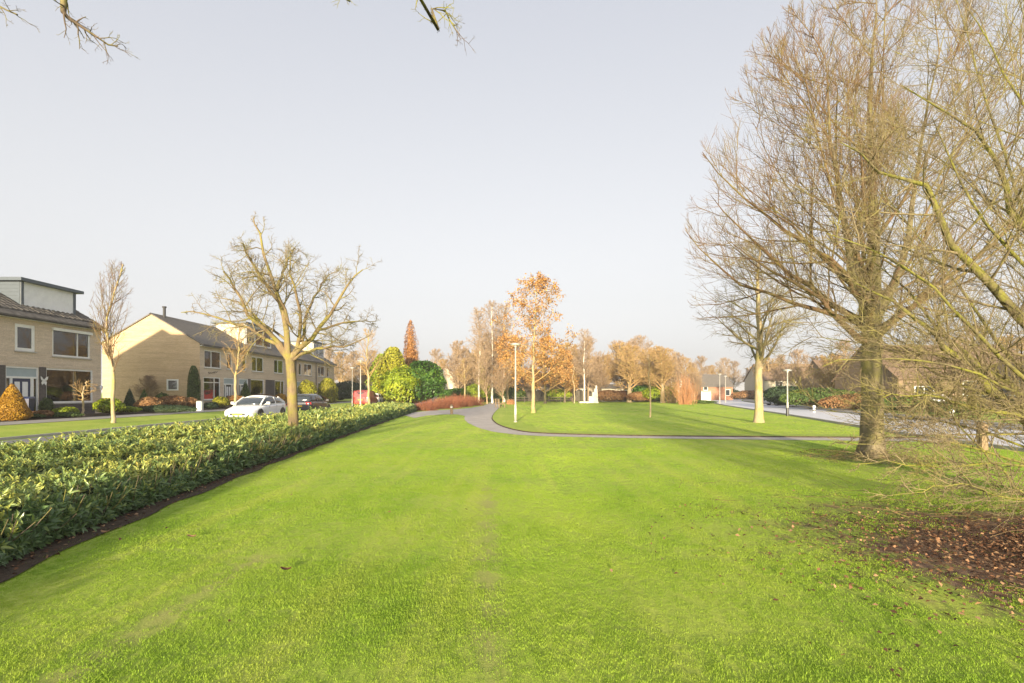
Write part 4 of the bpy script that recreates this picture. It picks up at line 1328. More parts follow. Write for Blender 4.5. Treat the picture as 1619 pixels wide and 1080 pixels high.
def place_tree(proto, label, x, y, s=1.0, rz=0.0, group=None, z=None, sxy=None, cat='tree'):
    name, tm, cm, lm = proto
    z = float(gh(x)) if z is None else z
    t = thing(name, label, cat, (x, y, z), rz, group)
    t.scale = (sxy or s, sxy or s, s)
    for nm, me in (('trunk', tm), ('crown', cm), ('leaves', lm)):
        if me is not None:
            o = bpy.data.objects.new(nm, me); COL.objects.link(o); o.parent = t
            if nm == 'leaves':
                o['kind'] = 'stuff'
    return t

# street trees: narrow, upright
T_STREET = tree_proto('street_tree', 21, M_BARK_PALE, M_TWIG_RED, h=7.9, bole=2.4, rx=.95, rtr=.085, n1=40, a1=24, m2=6, m3=4, m4=0, up=.16, twig_r=.008, len1=.6)
place_tree(T_STREET, 'slim upright street tree on the grass strip before the brown end house', WX(179, 24.3), 24.3, 1.0)
T_STREET2 = tree_proto('street_tree', 22, M_BARK_PALE, M_TWIG_GOLD, h=6.4, bole=2.6, rx=1.6, rtr=.10, n1=26, a1=46, m2=7, m3=5, m4=0, up=.05, twig_r=.010, len1=.5)
place_tree(T_STREET2, 'slim street tree left of the white car before the terrace', WX(372, 36), 36, 1.0)
place_tree(T_STREET2, 'pale slim street tree beside the red van and lamp posts', WX(583, 41), 41, 1.08, 2.0)
place_tree(T_STREET2, 'pale young tree rising from the far red twigged shrubs', WX(735, 66), 66, .95, 4.0)
T_SAP = tree_proto('sapling', 23, M_TWIG_PALE, M_TWIG_GOLD, h=4.2, bole=2.0, rx=.8, rtr=.055, n1=16, a1=45, m2=5, m3=4, m4=0, up=.06, twig_r=.008, len1=.5)
place_tree(T_SAP, 'thin pale sapling standing alone on the sunny far lawn', WX(1028, 33.4), 33.4, .95)
place_tree(T_SAP, 'thin pale sapling in front of the low fence left of the monument', WX(908, 76), 76, 1.35, 1.0)

# brown-leaved oak on the lawn
T_OAK = tree_proto('oak_tree', 24, M_BARK_PALE, M_TWIG_GOLD, M_OAK_LEAF, 5600, .155, h=10.9, bole=2.4, rx=3.5, rtr=.16, n1=30, a1=52, m2=7, m3=5, m4=0, up=.08, twig_r=.012, cz=5.9, rz=4.9)
place_tree(T_OAK, 'conical tree holding sparse orange leaves, right of the tall lamp post', WX(843, 40.5), 40.5, 1.0)
T_BEECH = tree_proto('leafy_tree', 25, M_BARK_GREY, M_TWIG_GOLD, M_OAK_LEAF, 6400, .22, h=9.5, bole=1.6, rx=4.0, rtr=.22, n1=26, a1=60, m2=7, m3=5, m4=0, up=.05, twig_r=.02, cz=5.4, rz=4.4)
place_tree(T_BEECH, 'rust leaved tree directly behind the tall lamp post', WX(802, 76), 76, 1.02, 0)
place_tree(T_BEECH, 'rust leaved tree right of the conical oak with mossy trunk', WX(862, 74), 74, .98, 2.2)
place_tree(T_BEECH, 'smaller rust leaved tree between the oak and the far birch', WX(893, 82), 82, .85, 4.1)
# birches
T_BIRCH = tree_proto('birch_tree', 26, M_BIRCH, M_TWIG_GREY, h=15.5, bole=4.5, rx=2.6, rtr=.17, n1=34, a1=38, m2=8, m3=7, m4=3, up=.06, twig_r=.022, droop=.04, len1=.40)
place_tree(T_BIRCH, 'tall birch, leftmost of those behind the path junction', WX(757, 80), 80, .98, 0)
place_tree(T_BIRCH, 'tall white stemmed birch in the middle of the far clump', WX(778, 76), 76, 1.0, 1.3)
place_tree(T_BIRCH, 'tall birch rising just left of the tall lamp post', WX(797, 83), 83, 1.06, 2.6)
place_tree(T_BIRCH, 'lone birch with pale stem left of the stone monument', WX(924, 80), 80, .76, 3.5)
# small grey-brown thicket trees
T_THICK = tree_proto('thicket_tree', 27, M_TWIG_GREY, M_TWIG_GREY, h=7.5, bole=1.0, rx=2.4, rtr=.12, n1=36, a1=32, m2=8, m3=6, m4=3, up=.08, twig_r=.02, len1=.55)
place_tree(T_THICK, 'grey twiggy small tree below the birches', WX(770, 72), 72, 1.0)
place_tree(T_THICK, 'grey twiggy small tree right of the birch stems', WX(795, 70), 70, .8, 1.2)
place_tree(T_THICK, 'grey twiggy small tree behind the mossy oak trunk', WX(880, 88), 88, .95, 2.2)
T_WILLOW = tree_proto('willow_tree', 28, M_TWIG_PALE, M_TWIG_GOLD, h=9.2, bole=2.0, rx=4.2, rtr=.42, n1=30, a1=50, m2=9, m3=7, m4=3, up=.05, twig_r=.036, droop=.02, len1=.6)
place_tree(T_WILLOW, 'golden twigged pollard tree with thick pale trunk right of the monument', WX(995, 82), 82, 1.0)
place_tree(T_WILLOW, 'golden twigged tree directly behind the lone sapling', WX(1026, 86), 86, .98, 1.7)
place_tree(T_WILLOW, 'golden twigged tree behind the stone monument', WX(960, 92), 92, .92, 3.0)
T_POP = tree_proto('bare_tree', 29, M_TWIG_GREY, M_TWIG_GREY, h=12.5, bole=2.4, rx=3.6, rtr=.2, n1=34, a1=44, m2=8, m3=6, m4=3, up=.07, twig_r=.036, len1=.55)
far_spots = [
    (690, 120, .95, 'rounded bare tree behind the round green bush'), (668, 125, .85, 'bare tree right behind the rust coloured conifer'),
    (722, 118, .95, 'bare tree above the white bungalow gable'), (745, 112, .9, 'bare tree left of the tall birches'),
    (1000, 112, 1.05, 'tall bare tree above the golden twigged trees'), (1040, 110, 1.1, 'tall bare tree behind the steep brown roof'),
    (1012, 130, 1.3, 'tallest bare tree far behind the pollard'),
    (1078, 95, .78, 'narrow dark bare tree above the orange twig shrub'), (1108, 125, .85, 'bare tree behind the slate roofed small house'),
    (945, 118, .9, 'grey bare tree in the gap above the monument'), (560, 95, .72, 'bare tree beyond the end of the terrace'),
    (540, 110, .95, 'bare tree showing over the far end roof of the terrace'), (590, 105, .8, 'bare tree left of the tall yellow conifers'), (615, 118, .8, 'bare tree behind the yellow conifers'),
    (1160, 135, .8, 'bare tree where the right hand road vanishes'), (1190, 120, .72, 'bare tree beyond the road behind the yellow trunk'),
    (1235, 96, .7, 'bare tree across the road right of the yellow trunk'), (1290, 84, .72, 'bare tree across the road above the dark hedge'), (1335, 74, .75, 'bare tree across the road just left of the thick trunk'),
    (1440, 78, .85, 'bare tree over the wide brown roof'), (1540, 62, .8, 'bare tree behind the house at the right'), (1600, 70, .9, 'bare tree at the far right behind the roofs'),
    (655, 96, .75, 'golden twigged tree between rust conifer and white bungalow'), (700, 104, .8, 'golden twigged tree just above the round green bush'), (735, 98, .8, 'golden twigged tree left of the lime clipped bush'),
    (880, 108, .85, 'tree with bare crown behind the smaller rust leaved tree'), (912, 98, .8, 'bare tree just behind the lone birch'), (940, 104, .85, 'bare tree right of the lone birch'),
    (975, 100, .95, 'bare tree over the low garage'), (1055, 98, .8, 'bare tree over the steep brown roof ridge'), (1095, 104, .62, 'low bare tree above the orange twig shrub'),
    (1125, 128, .8, 'bare tree over the slate roof'), (1145, 150, .95, 'farthest bare tree along the right hand road'), (1215, 108, .85, 'bare tree behind the pale silver car'),
    (1262, 72, .62, 'low bare tree over the dark hedge across the road'), (1312, 62, .6, 'low bare tree over the long hedge across the road'), (1375, 80, .8, 'bare tree hidden partly by the thick trunk'),
    (1048, 78, .8, 'golden twigged tree before the steep roofed house'), (1070, 84, .66, 'golden twigged tree left of the tall orange shrub'), (765, 108, 1.15, 'tall bare tree behind the birch clump'), (725, 88, .85, 'bare tree at the left flank of the birches'), (895, 94, 1.02, 'tall bare tree at the right flank of the oak'), (930, 90, .92, 'bare tree right behind the far birch'), (985, 96, 1.05, 'tall bare tree just behind the pollard'),
    (775, 92, 1.0, 'warm brown bare tree behind the white birch stem'), (790, 98, 1.05, 'warm brown bare tree behind the lamp post birch'), (818, 100, 1.0, 'warm brown bare tree behind the lamp post'), (752, 96, .9, 'warm brown bare tree left in the birch clump'),
    (520, 96, .8, 'bare tree behind the last terrace roof'), (575, 88, .62, 'bare tree behind the pale street tree')]
for i, (px, Y, s, lab) in enumerate(far_spots):
    place_tree(T_POP if i % 2 == 0 else T_WILLOW, lab, WX(px, Y), Y, s if i % 2 == 0 else s * 1.15, i * 1.1, 'bare trees in the far background')

for i, (px, Y, s, lab) in enumerate([
    (842, 92, .9, 'grey twiggy thicket behind the conical oak'), (905, 90, .8, 'grey twiggy thicket left of the far birch'), (945, 88, .85, 'grey twiggy thicket just behind the monument'),
    (1002, 92, .95, 'grey twiggy thicket behind the pollard trunk'), (1036, 88, .85, 'grey twiggy thicket before the steep roofed house'), (1050, 86, .7, 'grey twiggy thicket right of the lone sapling'),
    (728, 92, .8, 'grey twiggy thicket above the dark garden hedge'), (580, 84, .8, 'grey twiggy thicket behind the red van'), (1098, 92, .7, 'grey twiggy thicket left of the slate roofed house')]):
    place_tree(T_THICK, lab, WX(px, Y), Y, s, i * 1.3, 'grey thickets at the far edge of the park', sxy=s * 1.25)

# ================================================================== SHRUBS AND HEDGES
def lumpy(rng, D, amp, k=5):
    """smooth random radial lumps for directions D"""
    s = np.zeros(len(D))
    for _ in range(k):
        q = norm(rng.normal(0, 1, (1, 3)))[0]; f = rng.uniform(2, 5); ph = rng.uniform(0, 6)
        s += np.sin(D @ q * f + ph)
    s2 = np.zeros(len(D))
    for _ in range(k):
        q = norm(rng.normal(0, 1, (1, 3)))[0]; f = rng.uniform(9, 17); ph = rng.uniform(0, 6)
        s2 += np.sin(D @ q * f + ph)
    return 1 + amp * s / math.sqrt(k) + amp * .75 * s2 / math.sqrt(k)

def shape_r(D, kind):
    """radial profile for unit directions: ellipsoid, cone or column"""
    return np.ones(len(D))

def bush(name, label, cat, x, y, rx, ry, h, n, size, mat, core, seed=0, kind='ball', z=None, group=None, thick=.25, amp=.08, up=.3, flat_bottom=True, stems=False, aspect=.5, place=True):
    rng = np.random.default_rng(seed + 300)
    z = float(gh(x)) if z is None else z
    t = thing(name, label, cat, (x, y, z), 0, group)
    # u: height fraction, a: angle
    a = rng.random(n) * 2 * PI
    if kind == 'ball':
        D = norm(rng.normal(0, 1, (n, 3)))
        D[:, 2] = np.abs(D[:, 2]) * 1.0 - (rng.random(n) < .35) * rng.random(n) * .9
        D = norm(D)
        rr_ = lumpy(rng, D, amp) * (1 - thick * rng.random(n) ** 2)
        C = D * rr_[:, None] * np.array([rx, ry, h / 2]) + np.array([0, 0, h / 2])
        N = norm(D / np.array([rx, ry, h / 2]))
    else:
        u = rng.random(n) ** (.62 if kind == 'cone' else 1.0)
        u = 1 - (1 - u) if kind == 'cone' else u
        if kind == 'cone':
            u = 1 - np.sqrt(rng.random(n)); pr = (1 - u) ** .8 * np.minimum(1, .55 + u * 4)
        elif kind == 'spire':
            u = 1 - rng.random(n) ** .66; pr = (1 - u) ** .55 * np.minimum(1, .6 + u * 2)
        else:
            pr = np.minimum(1, .75 + u * 2) * np.sqrt(np.maximum(1 - ((u - .3) / .72).clip(0) ** 2.5, 0.0))
        D = np.stack([np.cos(a), np.sin(a), u * 2 - 1], 1)
        rr_ = lumpy(rng, norm(D), amp) * (1 - thick * rng.random(n) ** 2)
        C = np.stack([np.cos(a) * pr * rx * rr_, np.sin(a) * pr * ry * rr_, u * h], 1)
        N = np.stack([np.cos(a), np.sin(a), np.full(n, .45)], 1)
    C[:, 2] = np.maximum(C[:, 2], .03)
    N = norm(N + rng.normal(0, .55, (n, 3)) + np.array([0, 0, up]))
    V, F = leaf_quads(rng, C, N, size, aspect)
    clump = .5 + .5 * np.sin(C @ rng.normal(0, 3.0 / max(rx, .3), 3)) * np.sin(C @ rng.normal(0, 4.0 / max(rx, .3), 3))
    rv = np.clip(.55 * rng.random(n) + .45 * clump, 0, 1)
    obj('foliage', V, F, mat, t, local=True, attrs={'rnd': np.repeat(rv, 4)}, kind='stuff')
    # inner mass of branches
    V = []; F = []
    nu, nv = 9, 14
    for i in range(nu + 1):
        u = i / nu
        if kind == 'ball':
            th = PI * (.02 + .96 * u) ; rr2 = math.sin(th) * .80; zz = h / 2 - math.cos(th) * h / 2 * .82
        elif kind == 'spire':
            rr2 = max((1 - u) ** .55 * min(1, .6 + u * 2) * .66, .01); zz = u * h * .86
        elif kind == 'cone':
            rr2 = max((1 - u) ** .8 * min(1, .55 + u * 4) * .80, .01); zz = u * h * .93
        else:
            rr2 = max(min(1, .75 + u * 2) * math.sqrt(max(1 - max((u - .3) / .72, 0) ** 2.5, 0)) * .78, .02); zz = u * h * .93
        for k in range(nv):
            b = 2 * PI * k / nv
            V.append((math.cos(b) * rr2 * rx * rng.uniform(.92, 1.04), math.sin(b) * rr2 * ry * rng.uniform(.92, 1.04), max(zz, .01)))
    for i in range(nu):
        for k in range(nv):
            F.append((i * nv + k, i * nv + (k + 1) % nv, (i + 1) * nv + (k + 1) % nv, (i + 1) * nv + k))
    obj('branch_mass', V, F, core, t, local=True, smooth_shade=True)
    return t

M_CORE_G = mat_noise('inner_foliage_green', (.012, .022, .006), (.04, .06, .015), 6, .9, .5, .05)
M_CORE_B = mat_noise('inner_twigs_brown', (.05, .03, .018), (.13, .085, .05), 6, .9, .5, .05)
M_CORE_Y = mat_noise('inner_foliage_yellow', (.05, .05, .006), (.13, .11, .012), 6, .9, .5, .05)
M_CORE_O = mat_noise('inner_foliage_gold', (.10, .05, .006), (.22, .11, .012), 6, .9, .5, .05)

def twig_bush(name, label, x, y, rx, ry, h, n, mat, seed=0, r=.012, spread=.5, group=None, curve=.06, m=4, z=None):
    """multi-stemmed leafless shrub"""
    rng = np.random.default_rng(seed + 700)
    z = float(gh(x)) if z is None else z
    t = thing(name, label, 'shrub', (x, y, z), 0, group)
    q = rng.normal(0, .42, (n, 2)); q = q / np.maximum(1, np.linalg.norm(q, axis=1, keepdims=True))
    p0 = np.c_[q * np.array([rx, ry]) * (1 - spread * .7), np.zeros(n)]
    D = norm(np.c_[q * spread * np.array([rx, ry]) / h * 1.5 + rng.normal(0, .12, (n, 2)), np.ones(n)])
    e = np.sqrt(np.clip(1 - (q ** 2).sum(1) * .85, .12, 1))
    L = h * e * rng.uniform(.5, 1.05, n)
    P, R = grow(rng, p0, D, L, np.full(n, r), 5, .08, curve, .3)
    l2 = sprout(rng, P, R, m, .25, 1, 28, 9, .42, .6, 3, .1, .06, .4, None, rmin=r * .5)
    V, F = join_tubes([(P, R, 3), (*l2, 3)])
    obj('twigs', V, F, mat, t, local=True, kind='stuff')
    nb = max(5, n // 40)
    V, F = join_tubes([grow(rng, p0[:nb] * .5, D[:nb], np.full(nb, h * .35), np.full(nb, r * 2.4), 4, .05, .02, .6) + (5,)])
    obj('stems', V, F, mat, t, local=True)
    return t

# ---- laurel hedge
def leaf6(rng, base, dirv, nrm, L, wid):
    """pointed laurel leaf folded along its midrib: 6 vertices, 4 quads/tris -> 2 quads + 2 tris as 4 quads with a repeated corner avoided"""
    s = norm(np.cross(dirv, nrm)); nn = np.cross(s, dirv)
    L = L[:, None]; w = (wid[:, None]) * .5
    p0 = base
    m1 = base + dirv * L * .45 - nn * L * .03
    tip = base + dirv * L - nn * L * .16
    a1 = base + dirv * L * .40 + s * w + nn * L * .05
    b1 = base + dirv * L * .40 - s * w + nn * L * .05
    a2 = base + dirv * L * .78 + s * w * .62 - nn * L * .03
    b2 = base + dirv * L * .78 - s * w * .62 - nn * L * .03
    V = np.stack([p0, m1, tip, a1, a2, b1, b2], 1).reshape(-1, 3)
    n = len(base)
    o = (np.arange(n) * 7)[:, None]
    F = np.concatenate([o + np.array([[0, 3, 1]]), o + np.array([[1, 3, 4]]), o + np.array([[1, 4, 2]]), o + np.array([[0, 1, 5]]), o + np.array([[1, 6, 5]]), o + np.array([[1, 2, 6]])])
    return V, F

rng = np.random.default_rng(31)
def hedge_top(y, u):
    """height over the hedge: u=0 at the front edge, 1 at the back"""
    d_ = 1 - np.abs(2 * u - 1)
    return (.44 + .12 * smooth(.15, .6, u)) * np.minimum(1, (d_ / .13)) ** .5 + .10 * np.sin(y * 1.3 + u * 4) * .5 + .05 * np.sin(y * 3.7 + u * 9)
hedge = thing('laurel_hedge', 'broad low laurel hedge with glossy leaves between lawn and street', 'hedge', (-7.5, 10.0, 0))
# sprigs: position, outward direction
def sprig_points(n, ylo, yhi, front_share):
    y = ylo + (yhi - ylo) * rng.random(n)
    isf = rng.random(n) < front_share
    xf_, xb_ = hedge_front_x(y), hedge_back_x(y)
    u = np.where(isf, rng.random(n) ** 1.5 * .05, rng.random(n))
    x = xf_ + (xb_ - xf_) * u
    zt = np.maximum(hedge_top(y, u.clip(.02, .98)), .12)
    z = np.where(isf, zt * rng.random(n) ** .8, zt * rng.uniform(.80, 1.02, n) + np.where(rng.random(n) < .12, rng.uniform(0, .14, n), 0))
    x = np.where(isf, xf_ - .10 + rng.normal(0, .05, n) - .16 * (z / .46).clip(0, 1) ** 2.5, x)
    out = np.where(isf[:, None], np.array([.85, -.15, .45]), np.array([.05, -.05, 1.0]))
    edge = ((u < .12) & ~isf)[:, None]
    out = np.where(edge, np.array([.5, -.1, .8]), out)
    return np.c_[x, y, z], norm(out + rng.normal(0, .28, (n, 3))), isf, u
Vs, Fs, As, off = [], [], [], 0
near_leaf = []
for (n, ylo, yhi, fs, k, Lm) in ((500, -1, 4.2, .4, 8, .12), (7600, 4.2, 10, .40, 8, .09), (5200, 10, 18, .34, 7, .125), (4200, 18, 30, .34, 6, .17), (3600, 30, 45.2, .36, 5, .24)):
    Pp, Oo, isf, u = sprig_points(n, ylo, yhi, fs)
    Bp = np.repeat(Pp, k, 0); Op = np.repeat(Oo, k, 0); isk = np.repeat(isf, k)
    N_ = len(Bp)
    rv = norm(np.cross(Op, rng.normal(0, 1, (N_, 3))))
    spread = rng.uniform(.45, 1.5, N_)[:, None]
    Dv = norm(Op + rv * spread)
    Dv[:, 2] -= np.where(isk, .12, 0); Dv = norm(Dv)
    Nn = norm(Op * 1.0 - Dv * (Op * Dv).sum(1, keepdims=True) + rng.normal(0, .2, (N_, 3)))
    Ln = Lm * rng.uniform(.65, 1.25, N_)
    Bp = Bp + Op * (rng.uniform(-.05, .03, N_))[:, None]
    Bp[:, 2] = np.maximum(Bp[:, 2], .06)
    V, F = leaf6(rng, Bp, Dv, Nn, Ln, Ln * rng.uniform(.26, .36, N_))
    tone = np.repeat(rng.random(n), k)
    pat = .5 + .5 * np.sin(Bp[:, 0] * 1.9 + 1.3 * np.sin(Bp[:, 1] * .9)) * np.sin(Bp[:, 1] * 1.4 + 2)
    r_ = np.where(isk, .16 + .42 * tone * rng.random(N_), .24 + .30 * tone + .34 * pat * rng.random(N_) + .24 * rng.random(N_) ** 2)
    if yhi == 10:
        # three hundred of the largest leaves in view are pieces of their own
        dist = np.hypot(Bp[:, 0], Bp[:, 1]); inview = np.abs(Bp[:, 0]) < Bp[:, 1] * .99
        pick = np.argsort(np.where(inview & isk & (Bp[:, 2] > .12), dist, 1e9))[:300]
        mask = np.zeros(N_, bool); mask[pick] = True
        V7 = V.reshape(N_, 7, 3)
        near_leaf = [(V7[i], float(r_[i])) for i in pick]
        keep = ~mask
        V = V7[keep].reshape(-1, 3); r_ = r_[keep]; N_ = int(keep.sum())
        o = (np.arange(N_) * 7)[:, None]
        F = np.concatenate([o + np.array([q]) for q in ([0, 3, 1], [1, 3, 4], [1, 4, 2], [0, 1, 5], [1, 6, 5], [1, 2, 6])])
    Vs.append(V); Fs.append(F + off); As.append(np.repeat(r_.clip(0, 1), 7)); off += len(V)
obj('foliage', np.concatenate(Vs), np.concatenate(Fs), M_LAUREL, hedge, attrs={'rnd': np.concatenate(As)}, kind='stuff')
lf = [(0, 3, 1), (1, 3, 4), (1, 4, 2), (0, 1, 5), (1, 6, 5), (1, 2, 6)]
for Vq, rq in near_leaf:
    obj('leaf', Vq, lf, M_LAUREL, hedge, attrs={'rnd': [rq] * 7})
# dark inner body of the hedge
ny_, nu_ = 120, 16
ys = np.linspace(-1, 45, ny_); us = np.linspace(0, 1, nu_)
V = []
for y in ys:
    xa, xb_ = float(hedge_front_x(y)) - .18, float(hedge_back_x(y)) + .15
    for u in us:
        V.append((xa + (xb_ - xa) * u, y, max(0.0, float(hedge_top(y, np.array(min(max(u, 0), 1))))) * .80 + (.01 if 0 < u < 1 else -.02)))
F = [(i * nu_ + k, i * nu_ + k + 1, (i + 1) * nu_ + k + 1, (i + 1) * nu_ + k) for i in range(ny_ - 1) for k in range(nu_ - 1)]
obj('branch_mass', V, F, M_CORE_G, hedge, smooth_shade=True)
P = []; n = 500
ys = rng.uniform(3, 20, n); xs = hedge_front_x(ys) - rng.uniform(.05, .5, n)
P, R = grow(rng, np.c_[xs, ys, np.zeros(n)], norm(np.c_[rng.normal(.25, .3, n), rng.normal(0, .3, n), np.ones(n)]), rng.uniform(.35, .6, n), np.full(n, .008), 4, .12, .05, .5)
V, F = tubes(P, R, 4)
obj('stems', V, F, M_TWIG_DARK, hedge, kind='stuff')

# ---- middle distance shrubs
bush('evergreen_bush', 'huge round dark green laurel bush left of the path junction', 'bush', WX(667, 60), 60, 2.55, 2.5, 5.0, 9000, .30, M_BUSH_DARK, M_CORE_G, 1, z=0, amp=.15, thick=.4)
bush('evergreen_bush', 'big lime green bush on the street side of the dark round bush', 'bush', WX(633, 58.5), 58.5, 2.1, 2.0, 4.2, 8000, .30, M_BUSH_LIME, M_CORE_Y, 2, z=0, amp=.15, thick=.4)
bush('conifer', 'tall yellow conifer nearest the rust coloured conifer', 'conifer', WX(622, 68), 68, 1.7, 1.7, 7.6, 7000, .32, M_CONIFER_YELLOW, M_CORE_Y, 3, 'column', z=0, amp=.15, thick=.4)
bush('conifer', 'tall yellow green conifer behind the white car by the van', 'conifer', WX(604, 72), 72, 1.7, 1.7, 7.0, 6000, .32, M_BUSH_LIME, M_CORE_Y, 4, 'column', z=0, amp=.15, thick=.4)
bush('conifer', 'slender rust coloured conifer rising above the round bushes', 'conifer', WX(649, 76), 76, 1.75, 1.75, 12.4, 9000, .40, M_REDWOOD, M_CORE_O, 5, 'spire', z=0, up=1.4, aspect=.22, amp=.22, thick=.5)
bush('clipped_bush', 'bright lime clipped bush behind the red twigged shrubs', 'bush', WX(752, 82), 82, 2.5, 2.0, 2.9, 4000, .24, M_BUSH_LIME, M_CORE_Y, 6, z=0)
bush('hedge', 'dark green garden hedge left of the lime clipped bush', 'hedge', WX(722, 86), 86, 3.2, 1.2, 2.3, 4000, .24, M_BUSH_DARK, M_CORE_G, 7, z=0, amp=.04)
bush('conifer', 'olive columnar conifer beside the birches', 'conifer', WX(764, 88), 88, 1.6, 1.6, 9.0, 5000, .3, M_CONIFER_YELLOW, M_CORE_Y, 8, 'cone', z=0)
bush('evergreen_bush', 'green garden shrub behind the lone sapling', 'bush', WX(1044, 80), 80, 2.6, 2.0, 2.6, 4500, .24, M_BUSH_LIME, M_CORE_G, 9, z=0)
bush('evergreen_bush', 'dark green shrub left of the green one behind the sapling', 'bush', WX(1020, 84), 84, 2.0, 1.6, 3.0, 3500, .24, M_BUSH_DARK, M_CORE_G, 10, z=0)
bush('evergreen_bush', 'green bush in the hedge right of the oak trunk', 'bush', WX(883, 84), 84, 2.2, 1.4, 2.2, 3500, .22, M_BUSH_LIME, M_CORE_G, 11, z=0)
bush('evergreen_bush', 'dark shrub at the foot of the birches', 'bush', WX(800, 84), 84, 3.4, 1.6, 2.6, 3500, .26, M_CONIFER_GREEN, M_CORE_G, 12, z=0)
bush('beech_hedge', 'russet leaved hedge right of the stone monument', 'hedge', WX(963, 80), 80, 2.3, .9, 2.0, 4500, .2, M_BROWN_LEAF, M_CORE_B, 13, z=0, amp=.04)
bush('beech_hedge', 'russet leaved hedge left of the lone sapling', 'hedge', WX(1011, 81), 81, 2.0, .9, 1.7, 3500, .2, M_BROWN_LEAF, M_CORE_B, 14, z=0, amp=.06)
bush('beech_hedge', 'dark russet hedge between the monument hedge and pollard trunk', 'hedge', WX(982, 84), 84, 1.6, .9, 1.9, 3000, .2, M_LITTER, M_CORE_B, 15, z=0, amp=.04)
bush('low_hedge', 'low clipped green hedge in front of the white notice board', 'hedge', WX(1114, 71), 71, 1.5, .6, .55, 1500, .16, M_CONIFER_GREEN, M_CORE_G, 16, z=0)
bush('hedge', 'dark green hedge across the road behind the thin lamp post', 'hedge', WX(1243, 56), 56, 2.6, 1.4, 2.3, 4000, .24, M_CONIFER_DARK, M_CORE_G, 17, z=0)
bush('hedge', 'long dark hedge across the road left of the thick trunk', 'hedge', WX(1305, 50), 50, 4.5, 1.2, 2.0, 5500, .24, M_CONIFER_GREEN, M_CORE_B, 18, z=0, amp=.05)
bush('hedge', 'brown garden hedge across the road beside the thick trunk', 'hedge', WX(1350, 44), 44, 3.0, 1.0, 1.5, 4000, .2, M_BROWN_LEAF, M_CORE_B, 19, z=0, amp=.05)
bush('hedge', 'green garden hedge before the wide brown roofed house', 'hedge', WX(1425, 42), 42, 3.4, .9, 1.2, 4000, .2, M_BUSH_DARK, M_CORE_G, 20, z=0, amp=.05)
bush('hedge', 'low green hedge beside the white globe bollards', 'hedge', WX(1500, 38), 38, 2.6, .9, 1.0, 3500, .2, M_CONIFER_GREEN, M_CORE_G, 21, z=0, amp=.05)
bush('hedge', 'dark conifer hedge beyond the far end of the terrace', 'hedge', WX(549, 80), 80, 3.0, 1.5, 3.0, 4000, .26, M_CONIFER_DARK, M_CORE_G, 22, z=.3)
bush('hedge', 'brown hedge where the right hand road vanishes', 'hedge', WX(1195, 105), 105, 5, 1.2, 2.0, 3000, .26, M_BROWN_LEAF, M_CORE_B, 23, z=0)
bush('hedge', 'dark hedge at the far bend of the right hand road', 'hedge', WX(1155, 108), 108, 3, 1.2, 2.2, 2500, .26, M_CONIFER_DARK, M_CORE_G, 24, z=0)
# red and orange twig shrubs
M_RED_TWIG = mat_bark('dogwood_red', (.20, .07, .045), (.40, .17, .10), (.32, .20, .10), .2, .5, 8)
M_ORANGE_TWIG = mat_bark('willow_orange', (.34, .15, .07), (.52, .27, .13), (.46, .32, .15), .2, .5, 8)
for i, (px, Y, rx, ry, h, lab) in enumerate([
        (672, 46, 1.6, 1.4, .8, 'red twigged low shrub at the very end of the laurel hedge'), (690, 51, 2.0, 1.6, 1.0, 'red twigged shrub behind the hedge end shrub'),
        (708, 53, 2.0, 1.6, 1.25, 'red twigged shrub just behind the wooden bollard'), (727, 58, 2.2, 1.8, 1.45, 'red twigged shrub in the middle of the far bed'),
        (746, 63, 2.0, 1.8, 1.2, 'red twigged shrub nearest the path junction')]):
    twig_bush('dogwood', lab, WX(px, Y), Y, rx, ry, h, 520, M_RED_TWIG, i, .013, .45, 'red twigged shrubs by the path', z=0)
twig_bush('orange_willow', 'tall upright orange twigged shrub left of the white notice board', WX(1085, 68), 68, 2.0, 1.8, 3.9, 120, M_ORANGE_TWIG, 11, .02, .55, z=0, m=5)
twig_bush('orange_willow', 'paler orange twigged shrub between sapling and tall orange one', WX(1062, 76), 76, 2.0, 1.6, 3.0, 110, M_TWIG_GOLD, 12, .02, .5, z=0, m=5)
twig_bush('twig_shrub', 'small brown twiggy shrub at the foot of the far oak', WX(808, 68), 68, .8, .6, .7, 260, M_ORANGE_TWIG, 13, .012, .5, z=0)

# ---- front garden plants along the terrace
def gz(x): return float(gh(x))
def garden(px, Y):
    return WX(px, Y)
bush('conifer', 'golden cone shaped conifer at the left edge before the blue door', 'conifer', WX(19, 23.6), 23.6, .82, .82, 1.72, 7000, .07, M_CONIFER_GOLD, M_CORE_O, 40, 'cone', amp=.03, thick=.15)
bush('topiary', 'small round clipped shrub left of the big ground floor window', 'shrub', WX(74, 27.0), 27.0, .32, .32, .95, 900, .07, M_CONIFER_GREEN, M_CORE_G, 41)
bush('shrub', 'low yellow green shrub under the big ground floor window', 'shrub', WX(104, 27.2), 27.2, .62, .5, .50, 1400, .09, M_BUSH_LIME, M_CORE_Y, 42)
bush('shrub', 'low green ground cover in front of the big window', 'shrub', WX(100, 26.0), 26.0, .9, .5, .28, 1400, .08, M_CONIFER_GREEN, M_CORE_G, 43)
bush('shrub', 'low grey green ground cover beside the golden conifer', 'shrub', WX(48, 24.6), 24.6, .6, .5, .25, 900, .08, M_CONIFER_GREEN, M_CORE_G, 44)
bush('shrub', 'rusty low fern before the blue door frame', 'shrub', WX(66, 25.4), 25.4, .5, .45, .38, 900, .10, M_BROWN_LEAF, M_CORE_B, 45)
bush('shrub', 'bright yellow green shrub at the house corner behind the street tree', 'shrub', WX(172, 29.0), 29.0, .75, .7, .95, 2200, .12, M_BUSH_LIME, M_CORE_Y, 46)
